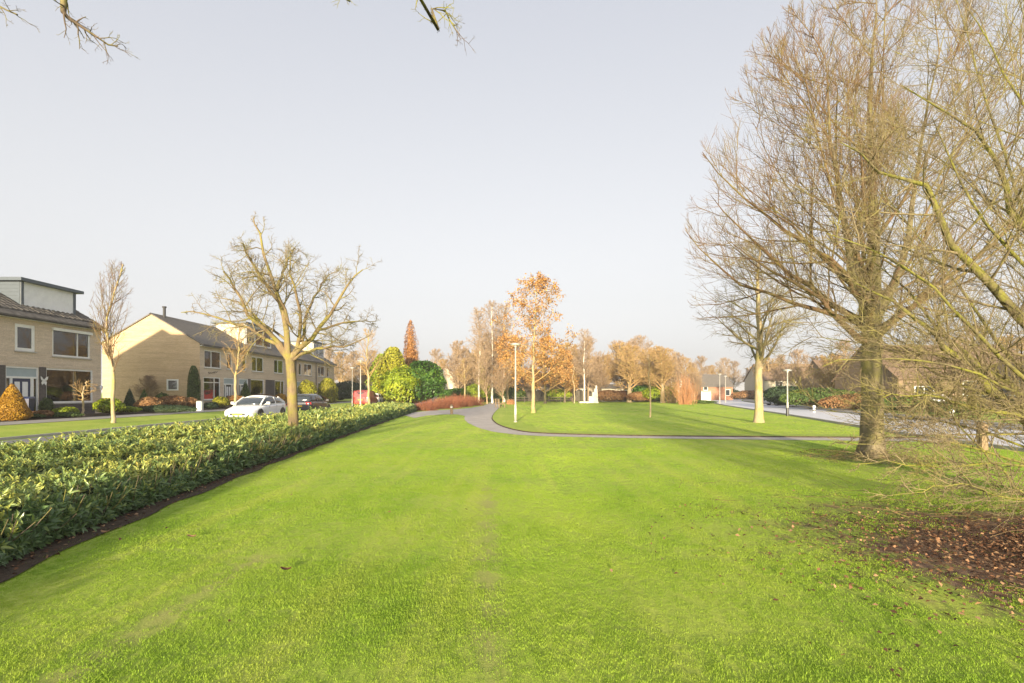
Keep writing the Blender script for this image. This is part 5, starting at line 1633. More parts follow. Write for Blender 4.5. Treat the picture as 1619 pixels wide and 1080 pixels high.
bush('shrub', 'low lime edging right of the house corner', 'shrub', WX(198, 30.6), 30.6, .9, .5, .45, 1400, .10, M_BUSH_LIME, M_CORE_Y, 47)
bush('conifer', 'dark pointed conifer, the left of two before the gable wall', 'conifer', WX(205, 33.5), 33.5, .48, .48, 1.55, 3000, .07, M_CONIFER_DARK, M_CORE_G, 48, 'cone', amp=.04)
bush('conifer', 'green pointed conifer, the right of two before the gable wall', 'conifer', WX(228, 34.5), 34.5, .50, .50, 1.50, 3000, .07, M_CONIFER_GREEN, M_CORE_G, 49, 'cone', amp=.04)
bush('shrub', 'brown faded hydrangea beside the pointed conifers', 'shrub', WX(236, 33.0), 33.0, .75, .65, .95, 1800, .13, M_BROWN_LEAF, M_CORE_B, 50)
bush('shrub', 'small green shrub under the little gable window', 'shrub', WX(256, 36.0), 36.0, .45, .45, 1.25, 1200, .10, M_CONIFER_GREEN, M_CORE_G, 51)
bush('shrub', 'pale brown hydrangea hedge below the gable window', 'shrub', WX(272, 35.8), 35.8, 1.0, .7, 1.05, 2400, .13, M_BROWN_LEAF, M_CORE_B, 52)
bush('shrub', 'brown hydrangea hedge left of the white utility box', 'shrub', WX(293, 36.6), 36.6, .9, .7, .95, 2200, .13, M_BROWN_LEAF, M_CORE_B, 53)
bush('hedge', 'low dark clipped hedge along the pavement before the gable', 'hedge', WX(262, 31.5), 31.5, 1.9, .4, .55, 2600, .09, M_CONIFER_DARK, M_CORE_G, 54, amp=.03)
bush('conifer', 'tall dark columnar conifer at the gable corner', 'conifer', WX(306, 40.2), 40.2, .48, .48, 3.35, 4500, .09, M_CONIFER_GREEN, M_CORE_G, 55, 'column', amp=.06)
bush('shrub', 'yellow clipped shrub before the first terrace window', 'shrub', WX(349, 39.5), 39.5, .65, .6, .95, 1800, .10, M_CONIFER_YELLOW, M_CORE_Y, 56)
bush('shrub', 'low dark shrub beside the white utility box', 'shrub', WX(332, 38.0), 38.0, .6, .5, .55, 1200, .10, M_CONIFER_DARK, M_CORE_G, 57)
bush('shrub', 'orange brown shrub behind the second street tree', 'shrub', WX(372, 42.0), 42.0, .9, .6, 1.05, 1800, .12, M_OAK_LEAF, M_CORE_B, 58)
bush('conifer', 'dark green shrub leaning beside the second terrace door', 'conifer', WX(388, 46.0), 46.0, .7, .7, 2.3, 2600, .11, M_CONIFER_GREEN, M_CORE_G, 59, 'cone')
bush('hedge', 'russet garden hedge in front of the pale green blind', 'hedge', WX(414, 48.5), 48.5, 1.7, .5, 1.1, 2600, .12, M_BROWN_LEAF, M_CORE_B, 60, amp=.04)
bush('shrub', 'small golden shrub left of the gnarled tree trunk', 'shrub', WX(444, 50.0), 50.0, .6, .6, 1.2, 1600, .12, M_CONIFER_GOLD, M_CORE_O, 61)
bush('conifer', 'yellow green cone conifer before the far terrace door', 'conifer', WX(518, 62.0), 62.0, 1.15, 1.15, 3.0, 3500, .14, M_CONIFER_YELLOW, M_CORE_Y, 62, 'column')
bush('shrub', 'olive garden shrub right of the gnarled tree trunk', 'shrub', WX(486, 55.0), 55.0, 1.0, .8, 2.6, 2600, .14, M_CONIFER_YELLOW, M_CORE_Y, 63)
bush('hedge', 'brown garden hedge near the end of the terrace', 'hedge', WX(502, 58.0), 58.0, 1.2, .5, .9, 1800, .12, M_BROWN_LEAF, M_CORE_B, 64)
bush('shrub', 'dark shrub at the last corner of the terrace', 'shrub', WX(538, 70.0), 70.0, 1.2, .8, 1.8, 2000, .16, M_CONIFER_DARK, M_CORE_G, 65)
# small pollarded ornamental tree in the garden
T_POLL = tree_proto('ornamental_tree', 30, M_TWIG_PALE, M_TWIG_GOLD, h=1.75, bole=.85, rx=.62, rtr=.05, n1=18, a1=70, m2=6, m3=4, m4=0, up=.02, twig_r=.006, cz=1.35, rz=.5, len1=.8)
place_tree(T_POLL, 'small pollarded garden tree in front of the big ground floor window', WX(131, 27.4), 27.4, 1.12)
place_tree(T_THICK, 'leafless climbing shrub against the brown gable wall', WX(236, 40.1), 40.1, .36, .5, z=.3, sxy=.55)

# ================================================================== GRASS, LITTER
def inside(poly, x, y):
    c = np.zeros(len(x), bool); n = len(poly)
    j = n - 1
    for i in range(n):
        xi, yi = poly[i]; xj, yj = poly[j]
        t_ = ((yi > y) != (yj > y)) & (x < (xj - xi) * (y - yi) / (yj - yi + 1e-12) + xi)
        c ^= t_; j = i
    return c

rng = np.random.default_rng(41)
clumps = []
for k in range(5):
    nb = 20
    V = []; F = []
    for b in range(nb):
        a = rng.random() * 2 * PI; rr_ = .045 * math.sqrt(rng.random())
        p = np.array([rr_ * math.cos(a), rr_ * math.sin(a), -.004])
        hh = rng.uniform(.008, .021); w_ = rng.uniform(.0015, .0026)
        az = rng.random() * 2 * PI; ln = rng.uniform(.15, .9) * hh
        dr = np.array([math.cos(az), math.sin(az), 0]); sd = np.array([-math.sin(az), math.cos(az), 0])
        m = p + dr * ln * .35 + np.array([0, 0, hh * .6]); tp = p + dr * ln + np.array([0, 0, hh])
        i0 = len(V)
        V += [p - sd * w_, p + sd * w_, m + sd * w_ * .8, m - sd * w_ * .8, tp]
        F += [(i0, i0 + 1, i0 + 2, i0 + 3), (i0 + 3, i0 + 2, i0 + 4)]
    me = mesh_from('grass_tuft', np.array(V), F); me.materials.append(M_BLADE)
    clumps.append(bpy.data.objects.new('grass_tuft', me))
tuft_col = bpy.data.collections.new('tufts')
for o in clumps:
    tuft_col.objects.link(o)
P = []; S = []
for (ya, yb, dens, sc) in ((1.6, 5, 1000, 1.0), (5, 9, 450, 1.2), (9, 15, 160, 1.6), (15, 27, 42, 2.2), (27, 46, 13, 3.4), (46, 84, 4, 5.5)):
    A = 2 * 1.25 * (ya + yb) / 2 * (yb - ya)
    n = int(A * dens)
    y = np.sqrt(rng.uniform(ya ** 2, yb ** 2, n)); x = rng.uniform(-1.25, 1.25, n) * y
    ok = (x > hedge_front_x(y) + .16 + .10 * np.sin(y * 5.1) * np.sin(y * 2.3)) & ~inside(PATH, x, y)
    ok &= x < np.interp(y, [q[1] for q in rl], [q[0] for q in rl]) - .35
    ok &= (y < 44) | (x > -3.5)
    # bare soil under the mossy tree
    dd = np.hypot((x - 5.9) / 2.7, (y - 5.0) / 2.3) + .38 * np.sin(x * 2.1 + 1) * np.sin(y * 2.7) + .25 * np.sin(x * 6.3 + 2 * np.sin(y * 3)) * np.sin(y * 7.1 + 2)
    ok &= rng.random(n) > np.clip((1.2 - dd) / .5, 0, .97)
    d1 = np.hypot(x - 9.0, (y - 12.7) * 1.2)
    ok &= rng.random(n) > np.clip((2.0 - d1) / 1.6, 0, .85)
    worn = np.sin(x * 1.7 + .8 * np.sin(y * 1.1)) * np.sin(y * 1.3 + 1.2 * np.sin(x * .9) + 2)
    ok &= rng.random(n) > np.clip((worn - .72) * 2.5, 0, .6)
    for x0, slope, wid, yb2 in ((-2.72, .04, .30, 5.2), (.02, -.05, .24, 9.0)):
        kk = np.clip(1.0 - np.abs(x - (x0 + slope * y)) / wid, 0, 1) * (y < yb2) * (.5 + .5 * np.sin(y * 3.1 + x0) * np.sin(y * 7.3))
        ok &= rng.random(n) > kk * 1.3
    x, y = x[ok], y[ok]
    P.append(np.c_[x, y, gh(x) + .0]); S.append(sc * (.75 + .3 * np.sin(x * 1.3 + y * .7) * np.sin(y * 1.9) + rng.uniform(-.15, .3, len(x))))
P = np.concatenate(P); S = np.concatenate(S)
me = bpy.data.meshes.new('grass'); me.vertices.add(len(P)); me.vertices.foreach_set('co', P.astype(np.float32).ravel())
at = me.attributes.new('sc', 'FLOAT_VECTOR', 'POINT'); at.data.foreach_set('vector', np.c_[S, S, np.minimum(S, .75 + .25 * S)].astype(np.float32).ravel())
at = me.attributes.new('rz', 'FLOAT_VECTOR', 'POINT'); at.data.foreach_set('vector', np.c_[rng.normal(0, .08, len(P)), rng.normal(0, .08, len(P)), rng.uniform(0, 6.28, len(P))].astype(np.float32).ravel())
grass = bpy.data.objects.new('grass', me); COL.objects.link(grass); grass['kind'] = 'stuff'
tag(grass, 'short green grass blades of the park lawn', 'grass')
ng = bpy.data.node_groups.new('grass_nodes', 'GeometryNodeTree')
ng.interface.new_socket('Geometry', in_out='INPUT', socket_type='NodeSocketGeometry')
ng.interface.new_socket('Geometry', in_out='OUTPUT', socket_type='NodeSocketGeometry')
gi = ng.nodes.new('NodeGroupInput'); go = ng.nodes.new('NodeGroupOutput')
iop = ng.nodes.new('GeometryNodeInstanceOnPoints')
ci = ng.nodes.new('GeometryNodeCollectionInfo'); ci.inputs[0].default_value = tuft_col
ci.inputs['Separate Children'].default_value = True
ci.inputs['Reset Children'].default_value = True
a1_ = ng.nodes.new('GeometryNodeInputNamedAttribute'); a1_.data_type = 'FLOAT_VECTOR'; a1_.inputs[0].default_value = 'sc'
a2_ = ng.nodes.new('GeometryNodeInputNamedAttribute'); a2_.data_type = 'FLOAT_VECTOR'; a2_.inputs[0].default_value = 'rz'
ng.links.new(gi.outputs[0], iop.inputs['Points'])
ng.links.new(ci.outputs[0], iop.inputs['Instance'])
iop.inputs['Pick Instance'].default_value = True
ng.links.new(a1_.outputs[0], iop.inputs['Scale'])
ng.links.new(a2_.outputs[0], iop.inputs['Rotation'])
ng.links.new(iop.outputs[0], go.inputs[0])
md = grass.modifiers.new('grass', 'NODES'); md.node_group = ng

# leaf litter under the mossy tree, along the hedge and round the big trunk
n = 11000
a = rng.random(n) * 2 * PI; r_ = np.abs(rng.normal(0, .62, n)).clip(0, 1.7)
C = np.c_[5.7 + 2.5 * r_ * np.cos(a), 5.0 + 2.1 * r_ * np.sin(a), rng.uniform(.012, .045, n)]
n2 = 900; yh = rng.uniform(3, 20, n2)
C = np.concatenate([C, np.c_[hedge_front_x(yh) + rng.normal(.05, .14, n2), yh, rng.uniform(.02, .035, n2)]])
n3 = 160; yl = rng.uniform(3, 14, n3)
C = np.concatenate([C, np.c_[rng.uniform(-.9, .9, n3) * yl, yl, rng.uniform(.03, .045, n3)][rng.random(n3) < .2]])
a = rng.random(700) * 2 * PI; r_ = rng.random(700) ** .7 * 1.8
C = np.concatenate([C, np.c_[9.1 + r_ * np.cos(a), 12.8 + r_ * np.sin(a), rng.uniform(.02, .06, 700)]])
n = len(C)
V, F = leaf_quads(rng, C, rng.normal(0, .35, (n, 3)) + np.array([0, 0, 1]), .044, .6)
V[:, 2] = np.maximum(V[:, 2], .008)
lit = obj('fallen_leaves', V, F, M_LITTER, attrs={'rnd': np.repeat(rng.random(n), 4)}, kind='stuff')
tag(lit, 'dry brown fallen leaves on the bare soil under the mossy tree', 'leaf litter')
n = 420
C = np.c_[rng.normal(7.0, 1.6, n), rng.normal(6.3, 1.2, n), rng.uniform(.02, .05, n)]
C[200:] = np.c_[rng.normal(8.8, .8, n - 200), rng.normal(12.5, .5, n - 200), rng.uniform(.03, .22, n - 200)]
P, R = grow(rng, C, norm(np.c_[rng.normal(0, 1, (n, 2)), rng.normal(0, .10, n)]), rng.uniform(.15, .7, n), np.full(n, .004), 4, .15, 0, .5)
P[..., 2] = np.maximum(P[..., 2], .012)
V, F = tubes(P, R, 3)
tw_ = obj('fallen_twigs', V, F, M_TWIG, kind='stuff')
tag(tw_, 'fallen twigs lying on the lawn below the bare trees', 'twigs')
# three large dead leaves on the turf
for (px, py, lab) in ((166, 846, 'large curled brown leaf on the soil before the hedge'), (303, 853, 'curled brown leaf lying alone on the left lawn'), (452, 906, 'small dark leaf lying on the lawn nearest the middle')):
    p = G(px, py)
    V = []
    for i in range(5):
        for j in (-1, 0, 1):
            u = (i - 2) / 2
            V.append((p[0] + u * .05, p[1] + j * .03 * math.cos(u * 1.35), .028 + .018 * u * u + .012 * abs(j)))
    F = [(i * 3 + j, i * 3 + j + 1, (i + 1) * 3 + j + 1, (i + 1) * 3 + j) for i in range(4) for j in range(2)]
    o = obj('dead_leaf', V, F, M_LITTER, attrs={'rnd': [.85 if px < 400 else .2] * 15})
    tag(o, lab, 'leaf')

# ================================================================== VEHICLES
def loft(sts):
    """sts: list of rings (same count) -> V, F with end caps"""
    V = []; F = []; k = len(sts[0])
    for r in sts:
        V += r
    for i in range(len(sts) - 1):
        for j in range(k):
            F.append((i * k + j, i * k + (j + 1) % k, (i + 1) * k + (j + 1) % k, (i + 1) * k + j))
    F.append(tuple(range(k - 1, -1, -1))); F.append(tuple((len(sts) - 1) * k + j for j in range(k)))
    return V, F

def subsurf(o, lv=2):
    m = o.modifiers.new('sub', 'SUBSURF'); m.levels = lv; m.render_levels = lv
    for p in o.data.polygons:
        p.use_smooth = True

def car(name, label, cat, loc, rz, paint, body, cabin, roof_pad=.03, wheel_r=.32, wheel_y=(-1.35, 1.4), half=.9, group=None, plate_front=True, glass_all=True):
    """front of the car points to local -Y. body: (y, w, zb, zs, zt); cabin: (y, wb, zb, wr, zr)"""
    t = thing(name, label, cat, loc, rz, group)
    rings = []
    for y, w, zb, zs, zt in body:
        zm = zb + (zs - zb) * .5
        h = [(0, zb), (w * .80, zb), (w * .97, zb + .08), (w, zm), (w * .985, zs), (w * .90, zs + (zt - zs) * .55), (w * .5, zt), (0, zt + .01)]
        ring = [(x, y, z) for x, z in h] + [(-x, y, z) for x, z in h[-2:0:-1]]
        rings.append(ring)
    V, F = loft(rings)
    bo = obj('body', V, F, paint, t, local=True); subsurf(bo, 2)
    rings = []
    for y, wb, zb, wr, zr in cabin:
        h = [(0, zb - .05), (wb, zb - .02), (wb * .985, zb + (zr - zb) * .25), (wr + (wb - wr) * .3, zb + (zr - zb) * .72), (wr, zb + (zr - zb) * .93), (wr * .8, zr), (0, zr + .015)]
        rings.append([(x, y, z) for x, z in h] + [(-x, y, z) for x, z in h[-2:0:-1]])
    V, F = loft(rings)
    gl = obj('window_glass', V, F, M_CAR_GLASS, t, local=True); subsurf(gl, 1)
    # roof skin and pillars in body colour
    top = [c for c in cabin if c[4] > max(q[4] for q in cabin) - .16]
    V = []; F = []; m = 7
    for y, wb, zb, wr, zr in top:
        for j in range(m):
            u = -1 + 2 * j / (m - 1)
            V.append((wr * 1.02 * u, y, zr + roof_pad - .09 * abs(u) ** 3))
    for i in range(len(top) - 1):
        for j in range(m - 1):
            F.append((i * m + j, i * m + j + 1, (i + 1) * m + j + 1, (i + 1) * m + j))
    ro = obj('roof', V, F, paint, t, local=True, smooth_shade=True)
    sm = ro.modifiers.new('thick', 'SOLIDIFY'); sm.thickness = .04
    pm = MB()
    c0 = cabin[0]; c1 = top[0]; c2 = top[-1]; c3 = cabin[-1]
    mid = (c1[0] * .45 + c2[0] * .55)
    for s in (-1, 1):
        pm.bar((s * c0[1] * .98, c0[0], c0[2]), (s * c1[3] * 1.01, c1[0], c1[4] - .02), .07, .06)
        pm.bar((s * (c1[1] + .005), mid, c1[2] - .02), (s * (c1[3] + .02), mid + .05, c1[4] - .03), .05, .09)
        pm.bar((s * c3[1] * .99, c3[0] - .02, c3[2]), (s * c2[3] * 1.01, c2[0], c2[4] - .02), .07, .13)
        pm.bar((s * c1[1] * 1.0, c1[0] - .5, c1[2] - .01), (s * c2[1] * 1.0, c2[0] + .2, c2[2]), .03, .05)
    pm.build('pillars', paint, t, local=True)
    # wheels
    for y in wheel_y:
        for s in (-1, 1):
            x = s * (half - .02)
            wmb = MB().lathe([(wheel_r * .66, -.10), (wheel_r * .95, -.105), (wheel_r, -.06), (wheel_r, .06), (wheel_r * .95, .105), (wheel_r * .66, .10)], 20, (x - s * .08, y, wheel_r), 'x')
            ty = wmb.build('wheel', M_RUBBER, t, local=True)
            rm = MB().lathe([(wheel_r * .64, -.03), (wheel_r * .64, .03)], 20, (x - s * .02, y, wheel_r), 'x')
            for q in range(5):
                a = q * 2 * PI / 5
                rm.bar((x + s * .02, y, wheel_r), (x + s * .02, y + math.cos(a) * wheel_r * .6, wheel_r + math.sin(a) * wheel_r * .6), .05, .03)
            rm.build('rim', M_RIM, ty, local=True)
            MB().lathe([(wheel_r * 1.16, -.02), (wheel_r * 1.16, .02)], 20, (s * (half - .012), y, wheel_r + .02), 'x').build('wheel_arch', M_DARK, t, local=True)
    yf, yr = body[0][0], body[-1][0]
    b1, br = body[1], body[-2]
    for s in (-1, 1):
        MB().add([(s * b1[1] * .55, yf + .05, b1[3] - .02), (s * b1[1] * .97, yf + .24, b1[3] + .05), (s * b1[1] * 1.0, yf + .30, b1[3] - .08), (s * b1[1] * .6, yf - .0, b1[3] - .12),
                  (s * b1[1] * .55, yf + .25, b1[3] - .02), (s * b1[1] * .95, yf + .44, b1[3] + .03), (s * b1[1] * .95, yf + .46, b1[3] - .08), (s * b1[1] * .6, yf + .25, b1[3] - .12)],
                 [(0, 1, 2, 3), (7, 6, 5, 4), (0, 4, 5, 1), (3, 2, 6, 7), (0, 3, 7, 4), (1, 5, 6, 2)]).build('headlight', M_CLEAR_LIGHT, t, local=True)
        MB().add([(s * br[1] * .62, yr + .02, br[3] + .02), (s * br[1] * .99, yr - .10, br[3] + .0), (s * br[1] * 1.01, yr - .12, br[3] - .16), (s * br[1] * .66, yr + .03, br[3] - .16),
                  (s * br[1] * .62, yr - .25, br[3] + .02), (s * br[1] * .96, yr - .32, br[3] + .0), (s * br[1] * .96, yr - .32, br[3] - .16), (s * br[1] * .66, yr - .25, br[3] - .16)],
                 [(0, 3, 2, 1), (7, 4, 5, 6), (0, 1, 5, 4), (3, 7, 6, 2), (0, 4, 7, 3), (1, 2, 6, 5)]).build('tail_light', M_RED_LIGHT, t, local=True)
        # mirror and handles
        mr = MB().bar((s * half * .93, c0[0] + .45, c0[2] + .03), (s * (half + .08), c0[0] + .42, c0[2] + .07), .05)
        mr.box(min(s * (half + .04), s * (half + .22)), max(s * (half + .04), s * (half + .22)), c0[0] + .36, c0[0] + .48, c0[2] + .02, c0[2] + .16)
        mr.build('mirror', paint, t, local=True)
        for yh in (mid - .35, mid + .62):
            MB().bar((s * (half + .005), yh, c1[2] - .16), (s * (half + .005), yh + .18, c1[2] - .155), .03, .025).build('door_handle', paint, t, local=True)
        for yh in (mid - .9, mid + .02, mid + .85):
            MB().bar((s * (half - .004), yh, body[3][2] + .12), (s * (half - .008), yh, c1[2] - .06), .012, .012).build('door_seam', M_DARK, t, local=True)
    MB().box(-.42, .42, yf - .015, yf + .05, body[0][2] + .02, body[0][2] + .14).build('grille', M_DARK, t, local=True)
    MB().box(-.26, .26, yf - .03, yf - .017, body[0][2] + .03, body[0][2] + .13).build('number_plate', M_PLATE, t, local=True)
    MB().box(-.26, .26, yr + .012, yr + .025, br[3] - .32, br[3] - .21).build('number_plate', M_PLATE, t, local=True)
    return t

BODY_HATCH = [(-2.15, .66, .34, .50, .56), (-2.08, .78, .24, .58, .66), (-1.75, .88, .20, .66, .78), (-1.05, .91, .20, .80, .94), (-.2, .91, .20, .86, .96), (1.0, .91, .20, .90, .98), (1.75, .90, .22, .92, 1.0), (2.05, .84, .26, .90, .98), (2.13, .74, .36, .84, .92)]
CAB_HATCH = [(-1.12, .78, .92, .74, .95), (-.30, .82, .94, .62, 1.36), (.15, .83, .95, .63, 1.43), (.95, .83, .96, .62, 1.40), (1.35, .82, .97, .60, 1.33), (1.98, .76, .98, .64, 1.05)]
car('parked_car', 'white hatchback parked facing the camera behind the laurel hedge', 'car', (-15.05, 30.2, .012), 0, M_CAR_WHITE, BODY_HATCH, CAB_HATCH)
BODY_EST = [(y, w, zb, zs + .02, zt + .02) for y, w, zb, zs, zt in BODY_HATCH]
CAB_EST = [(-1.12, .78, .94, .74, .97), (-.30, .82, .96, .64, 1.42), (.2, .83, .97, .65, 1.50), (1.2, .83, .98, .64, 1.47), (1.70, .82, .99, .62, 1.40), (2.02, .76, 1.0, .66, 1.08)]
car('parked_car', 'charcoal estate car seen from behind, right of the gnarled trunk', 'car', (-15.0, 38.1, .012), PI, M_CAR_DARK, BODY_EST, CAB_EST)
car('parked_car', 'small white car half hidden by the lime green bush beside the van', 'car', (WX(592, 66), 67, .012), PI, M_CAR_SILVER if False else M_CAR_WHITE, BODY_EST, CAB_EST)
BODY_VAN = [(-2.2, .70, .36, .60, .68), (-2.1, .84, .26, .74, .84), (-1.8, .90, .22, .84, .98), (-1.35, .92, .22, .98, 1.08), (-.6, .93, .22, 1.05, 1.15), (.8, .93, .22, 1.08, 1.18), (1.9, .92, .24, 1.08, 1.18), (2.15, .90, .30, 1.06, 1.16), (2.2, .86, .38, 1.02, 1.12)]
CAB_VAN = [(-1.45, .84, 1.08, .80, 1.12), (-.75, .86, 1.10, .72, 1.72), (-.3, .87, 1.12, .74, 1.84), (1.2, .87, 1.14, .74, 1.85), (1.9, .87, 1.14, .74, 1.80), (2.17, .86, 1.14, .74, 1.62)]
van = car('parked_van', 'red van parked at the far end of the street', 'van', (-17.05 + .4, 58.4, .012), PI, M_CAR_RED, BODY_VAN, CAB_VAN, wheel_r=.33)
pm = MB()
for s in (-1, 1):      # blind side panels and rear doors of a panel van
    pm.add([(s * .895, -.05, 1.10), (s * .895, 2.0, 1.12), (s * .80, 1.95, 1.70), (s * .80, .0, 1.72)], [(0, 1, 2, 3)])
pm.add([(-.84, 2.215, 1.08), (.84, 2.215, 1.08), (.76, 2.09, 1.70), (-.76, 2.09, 1.70)], [(0, 1, 2, 3)])
pm.build('side_panel', M_CAR_RED, van, local=True)
car('parked_car', 'white car parked before the wide brown roofed house across the road', 'car', (WX(1475, 46), 46.0, .012), PI / 2, M_CAR_WHITE, BODY_EST, CAB_EST)
car('parked_car', 'pale silver car parked across the road right of the yellow trunk', 'car', (WX(1222, 63), 63, .012), .35, M_CAR_SILVER, BODY_EST, CAB_EST)

# ================================================================== STREET FURNITURE
def lamp_post(label, x, y, h=4.2, z=None, base_dark=False, rz=0.0):
    z = float(gh(x)) if z is None else z
    t = thing('lamp_post', label, 'lamp post', (x, y, z), rz, 'park and street lamp posts')
    MB().lathe([(.07, -.05), (.07, .9), (.062, .92), (.048, 1.0), (.038, h - .12)], 12).build('pole', M_LAMP, t, local=True, smooth_shade=True)
    MB().lathe([(.10, 0), (.10, .05), (.088, .07)], 12).build('base_collar', M_DARK if base_dark else M_GALV, t, local=True)
    if base_dark:
        MB().lathe([(.090, .07), (.090, .55), (.086, .57)], 12).build('base_sleeve', M_DARK, t, local=True)
    MB().box(-.03, .03, -.077, -.069, .45, .75).build('service_hatch', M_GALV, t, local=True)
    MB().lathe([(.05, h - .12), (.07, h - .09), (.06, h - .03)], 12).build('neck', M_GALV, t, local=True)
    hd = MB().lathe([(.06, h - .03), (.27, h + .01), (.30, h + .05), (.28, h + .08), (.10, h + .12), (.02, h + .13)], 20).build('lamp_head', M_GALV, t, local=True, smooth_shade=True)
    MB().lathe([(.24, h - .005), (.24, h + .005)], 16).build('lamp_lens', M_PANEL, hd, local=True)
    return t
p = G(815, 668)
lamp_post('tall park lamp post standing beside the curving path', p[0], p[1], 4.2)
lamp_post('lamp post nearest the red van on its right', WX(570, 43.5), 43.5, 4.25, 0)
lamp_post('lamp post behind the red van, left of the nearer one', WX(557, 56), 56, 4.25, 0)
p = G(1245, 658)
lamp_post('thin lamp post with dark foot beside the right hand road', p[0], p[1], 3.1, None, True)
lamp_post('far lamp post where the right hand road vanishes, left one', WX(1138, 74), 74, 4.2)
lamp_post('far lamp post where the right hand road vanishes, right one', WX(1147, 84), 84, 4.2)

# wooden bollard at the path
p = G(714, 655)
t = thing('bollard', 'short pale wooden bollard at the edge of the path', 'bollard', (p[0], p[1], 0))
MB().lathe([(.10, -.05), (.10, .62), (.085, .70), (.03, .73)], 12).build('post', M_WOOD, t, local=True)
MB().lathe([(.103, .50), (.103, .57)], 12).build('reflector_band', M_WHITE, t, local=True)
# wooden post on the verge
p = G(1553, 712)
t = thing('verge_post', 'squat brown wooden post on the verge behind the low branches', 'post', (p[0], p[1], 0))
MB().box(-.09, .09, -.09, .09, -.05, .74).build('post', M_WOOD, t, local=True)
MB().add([(-.09, -.09, .742), (.09, -.09, .742), (.09, .09, .742), (-.09, .09, .742), (0, 0, .82)], [(0, 1, 4), (1, 2, 4), (2, 3, 4), (3, 0, 4)]).build('cap', M_WOOD, t, local=True)

# bench seen end-on
p = G(789, 645)
t = thing('park_bench', 'park bench seen from its end beside the path', 'bench', (p[0] + .15, p[1], 0), rad(14))
for y in (-.75, .75):
    MB().bar((-.30, y, 0), (-.42, y, .95), .10, .08).build('leg', M_WOOD, t, local=True)
    MB().bar((.28, y, 0), (.26, y, .42), .08, .08).build('leg', M_WOOD, t, local=True)
    MB().bar((-.34, y, .40), (.30, y, .42), .07, .06).build('seat_support', M_WOOD, t, local=True)
for i in range(4):
    x = -.24 + i * .155
    MB().box(x - .06, x + .06, -.95, .95, .455, .495).build('seat_slat', M_WOOD, t, local=True)
for i in range(3):
    z = .58 + i * .14; x = -.345 - (z - .5) * .12
    MB().box(x + .04, x + .075, -.95, .95, z, z + .10).build('back_slat', M_WOOD, t, local=True)

# stone monument: stepped blocks on a low plinth
Y = 78.0
t = thing('stone_monument', 'pale stepped stone monument at the far edge of the lawn', 'monument', (WX(936, Y), Y, 0))
def block(nm, x0, x1, y0, y1, z0, z1, lean=0.0):
    o = MB().add([(x0, y0, z0), (x1, y0, z0), (x1, y1, z0), (x0, y1, z0), (x0 + lean, y0 + .05, z1), (x1 - .03, y0 + .05, z1), (x1 - .03, y1 - .05, z1), (x0 + lean, y1 - .05, z1)],
                 [(0, 3, 2, 1), (4, 5, 6, 7), (0, 1, 5, 4), (1, 2, 6, 5), (2, 3, 7, 6), (3, 0, 4, 7)]).build(nm, M_STONE, t, local=True)
    b = o.modifiers.new('bev', 'BEVEL'); b.width = .03; b.segments = 2
block('plinth', -2.0, .9, -1.0, .9, -.02, .22)
block('stone_block', -.55, .85, -.5, .5, .222, 1.0, .03)
block('stone_block', -.02, .83, -.42, .42, 1.002, 1.62, .03)
block('stone_block', .28, .80, -.34, .34, 1.622, 2.2, .03)
block('stone_block', .48, .76, -.25, .25, 2.202, 2.65, .03)

# white notice board
Y = 76.0
t = thing('notice_board', 'white notice board on posts by the right hand road', 'notice board', (WX(1116, Y), Y, 0))
for x in (-.62, .62):
    MB().box(x - .04, x + .04, -.04, .04, 0, 1.75).build('post', M_GALV, t, local=True)
MB().box(-.72, .72, -.10, -.042, .35, 1.65).build('board', M_WHITE, t, local=True)
MB().box(-.64, .64, -.118, -.102, .45, 1.55).build('poster_panel', M_PANEL, t, local=True)
MB().box(-.78, .78, -.16, .06, 1.752, 1.82).build('board_roof', M_GALV, t, local=True)

# utility box and house bin
x = WX(316, 35.2)
t = thing('utility_box', 'small white street cabinet on the pavement before the gable corner', 'cabinet', (x, 35.2, float(gh(x))))
MB().box(-.17, .17, -.12, .12, 0, .66).build('housing', M_WHITE, t, local=True)
MB().add([(-.19, -.14, .662), (.19, -.14, .662), (.19, .14, .662), (-.19, .14, .662), (-.17, -.1, .72), (.17, -.1, .72), (.17, .1, .72), (-.17, .1, .72)],
         [(0, 3, 2, 1), (4, 5, 6, 7), (0, 1, 5, 4), (1, 2, 6, 5), (2, 3, 7, 6), (3, 0, 4, 7)]).build('lid', M_GALV, t, local=True)
MB().box(-.06, .06, -.128, -.122, .36, .50).build('warning_plate', M_GREYBLUE, t, local=True)
x = WX(40, 25.4)
t = thing('wheelie_bin', 'dark blue lidded bin before the front door', 'bin', (x, 25.4, float(gh(x))), rad(20))
MB().add([(-.22, -.24, .06), (.22, -.24, .06), (.22, .22, .06), (-.22, .22, .06), (-.27, -.30, .95), (.27, -.30, .95), (.27, .30, .95), (-.27, .30, .95)],
         [(0, 3, 2, 1), (4, 5, 6, 7), (0, 1, 5, 4), (1, 2, 6, 5), (2, 3, 7, 6), (3, 0, 4, 7)]).build('bin_body', M_NAVY, t, local=True)
MB().add([(-.29, -.33, .952), (.29, -.33, .952), (.29, .33, .952), (-.29, .33, .952), (-.25, -.28, 1.02), (.25, -.28, 1.02), (.25, .27, 1.05), (-.25, .27, 1.05)],
         [(0, 3, 2, 1), (4, 5, 6, 7), (0, 1, 5, 4), (1, 2, 6, 5), (2, 3, 7, 6), (3, 0, 4, 7)]).build('lid', M_NAVY, t, local=True)
for s in (-1, 1):
    MB().lathe([(.09, -.03), (.10, 0), (.09, .03)], 12, (s * .24, .24, .10), 'x').build('wheel', M_RUBBER, t, local=True)

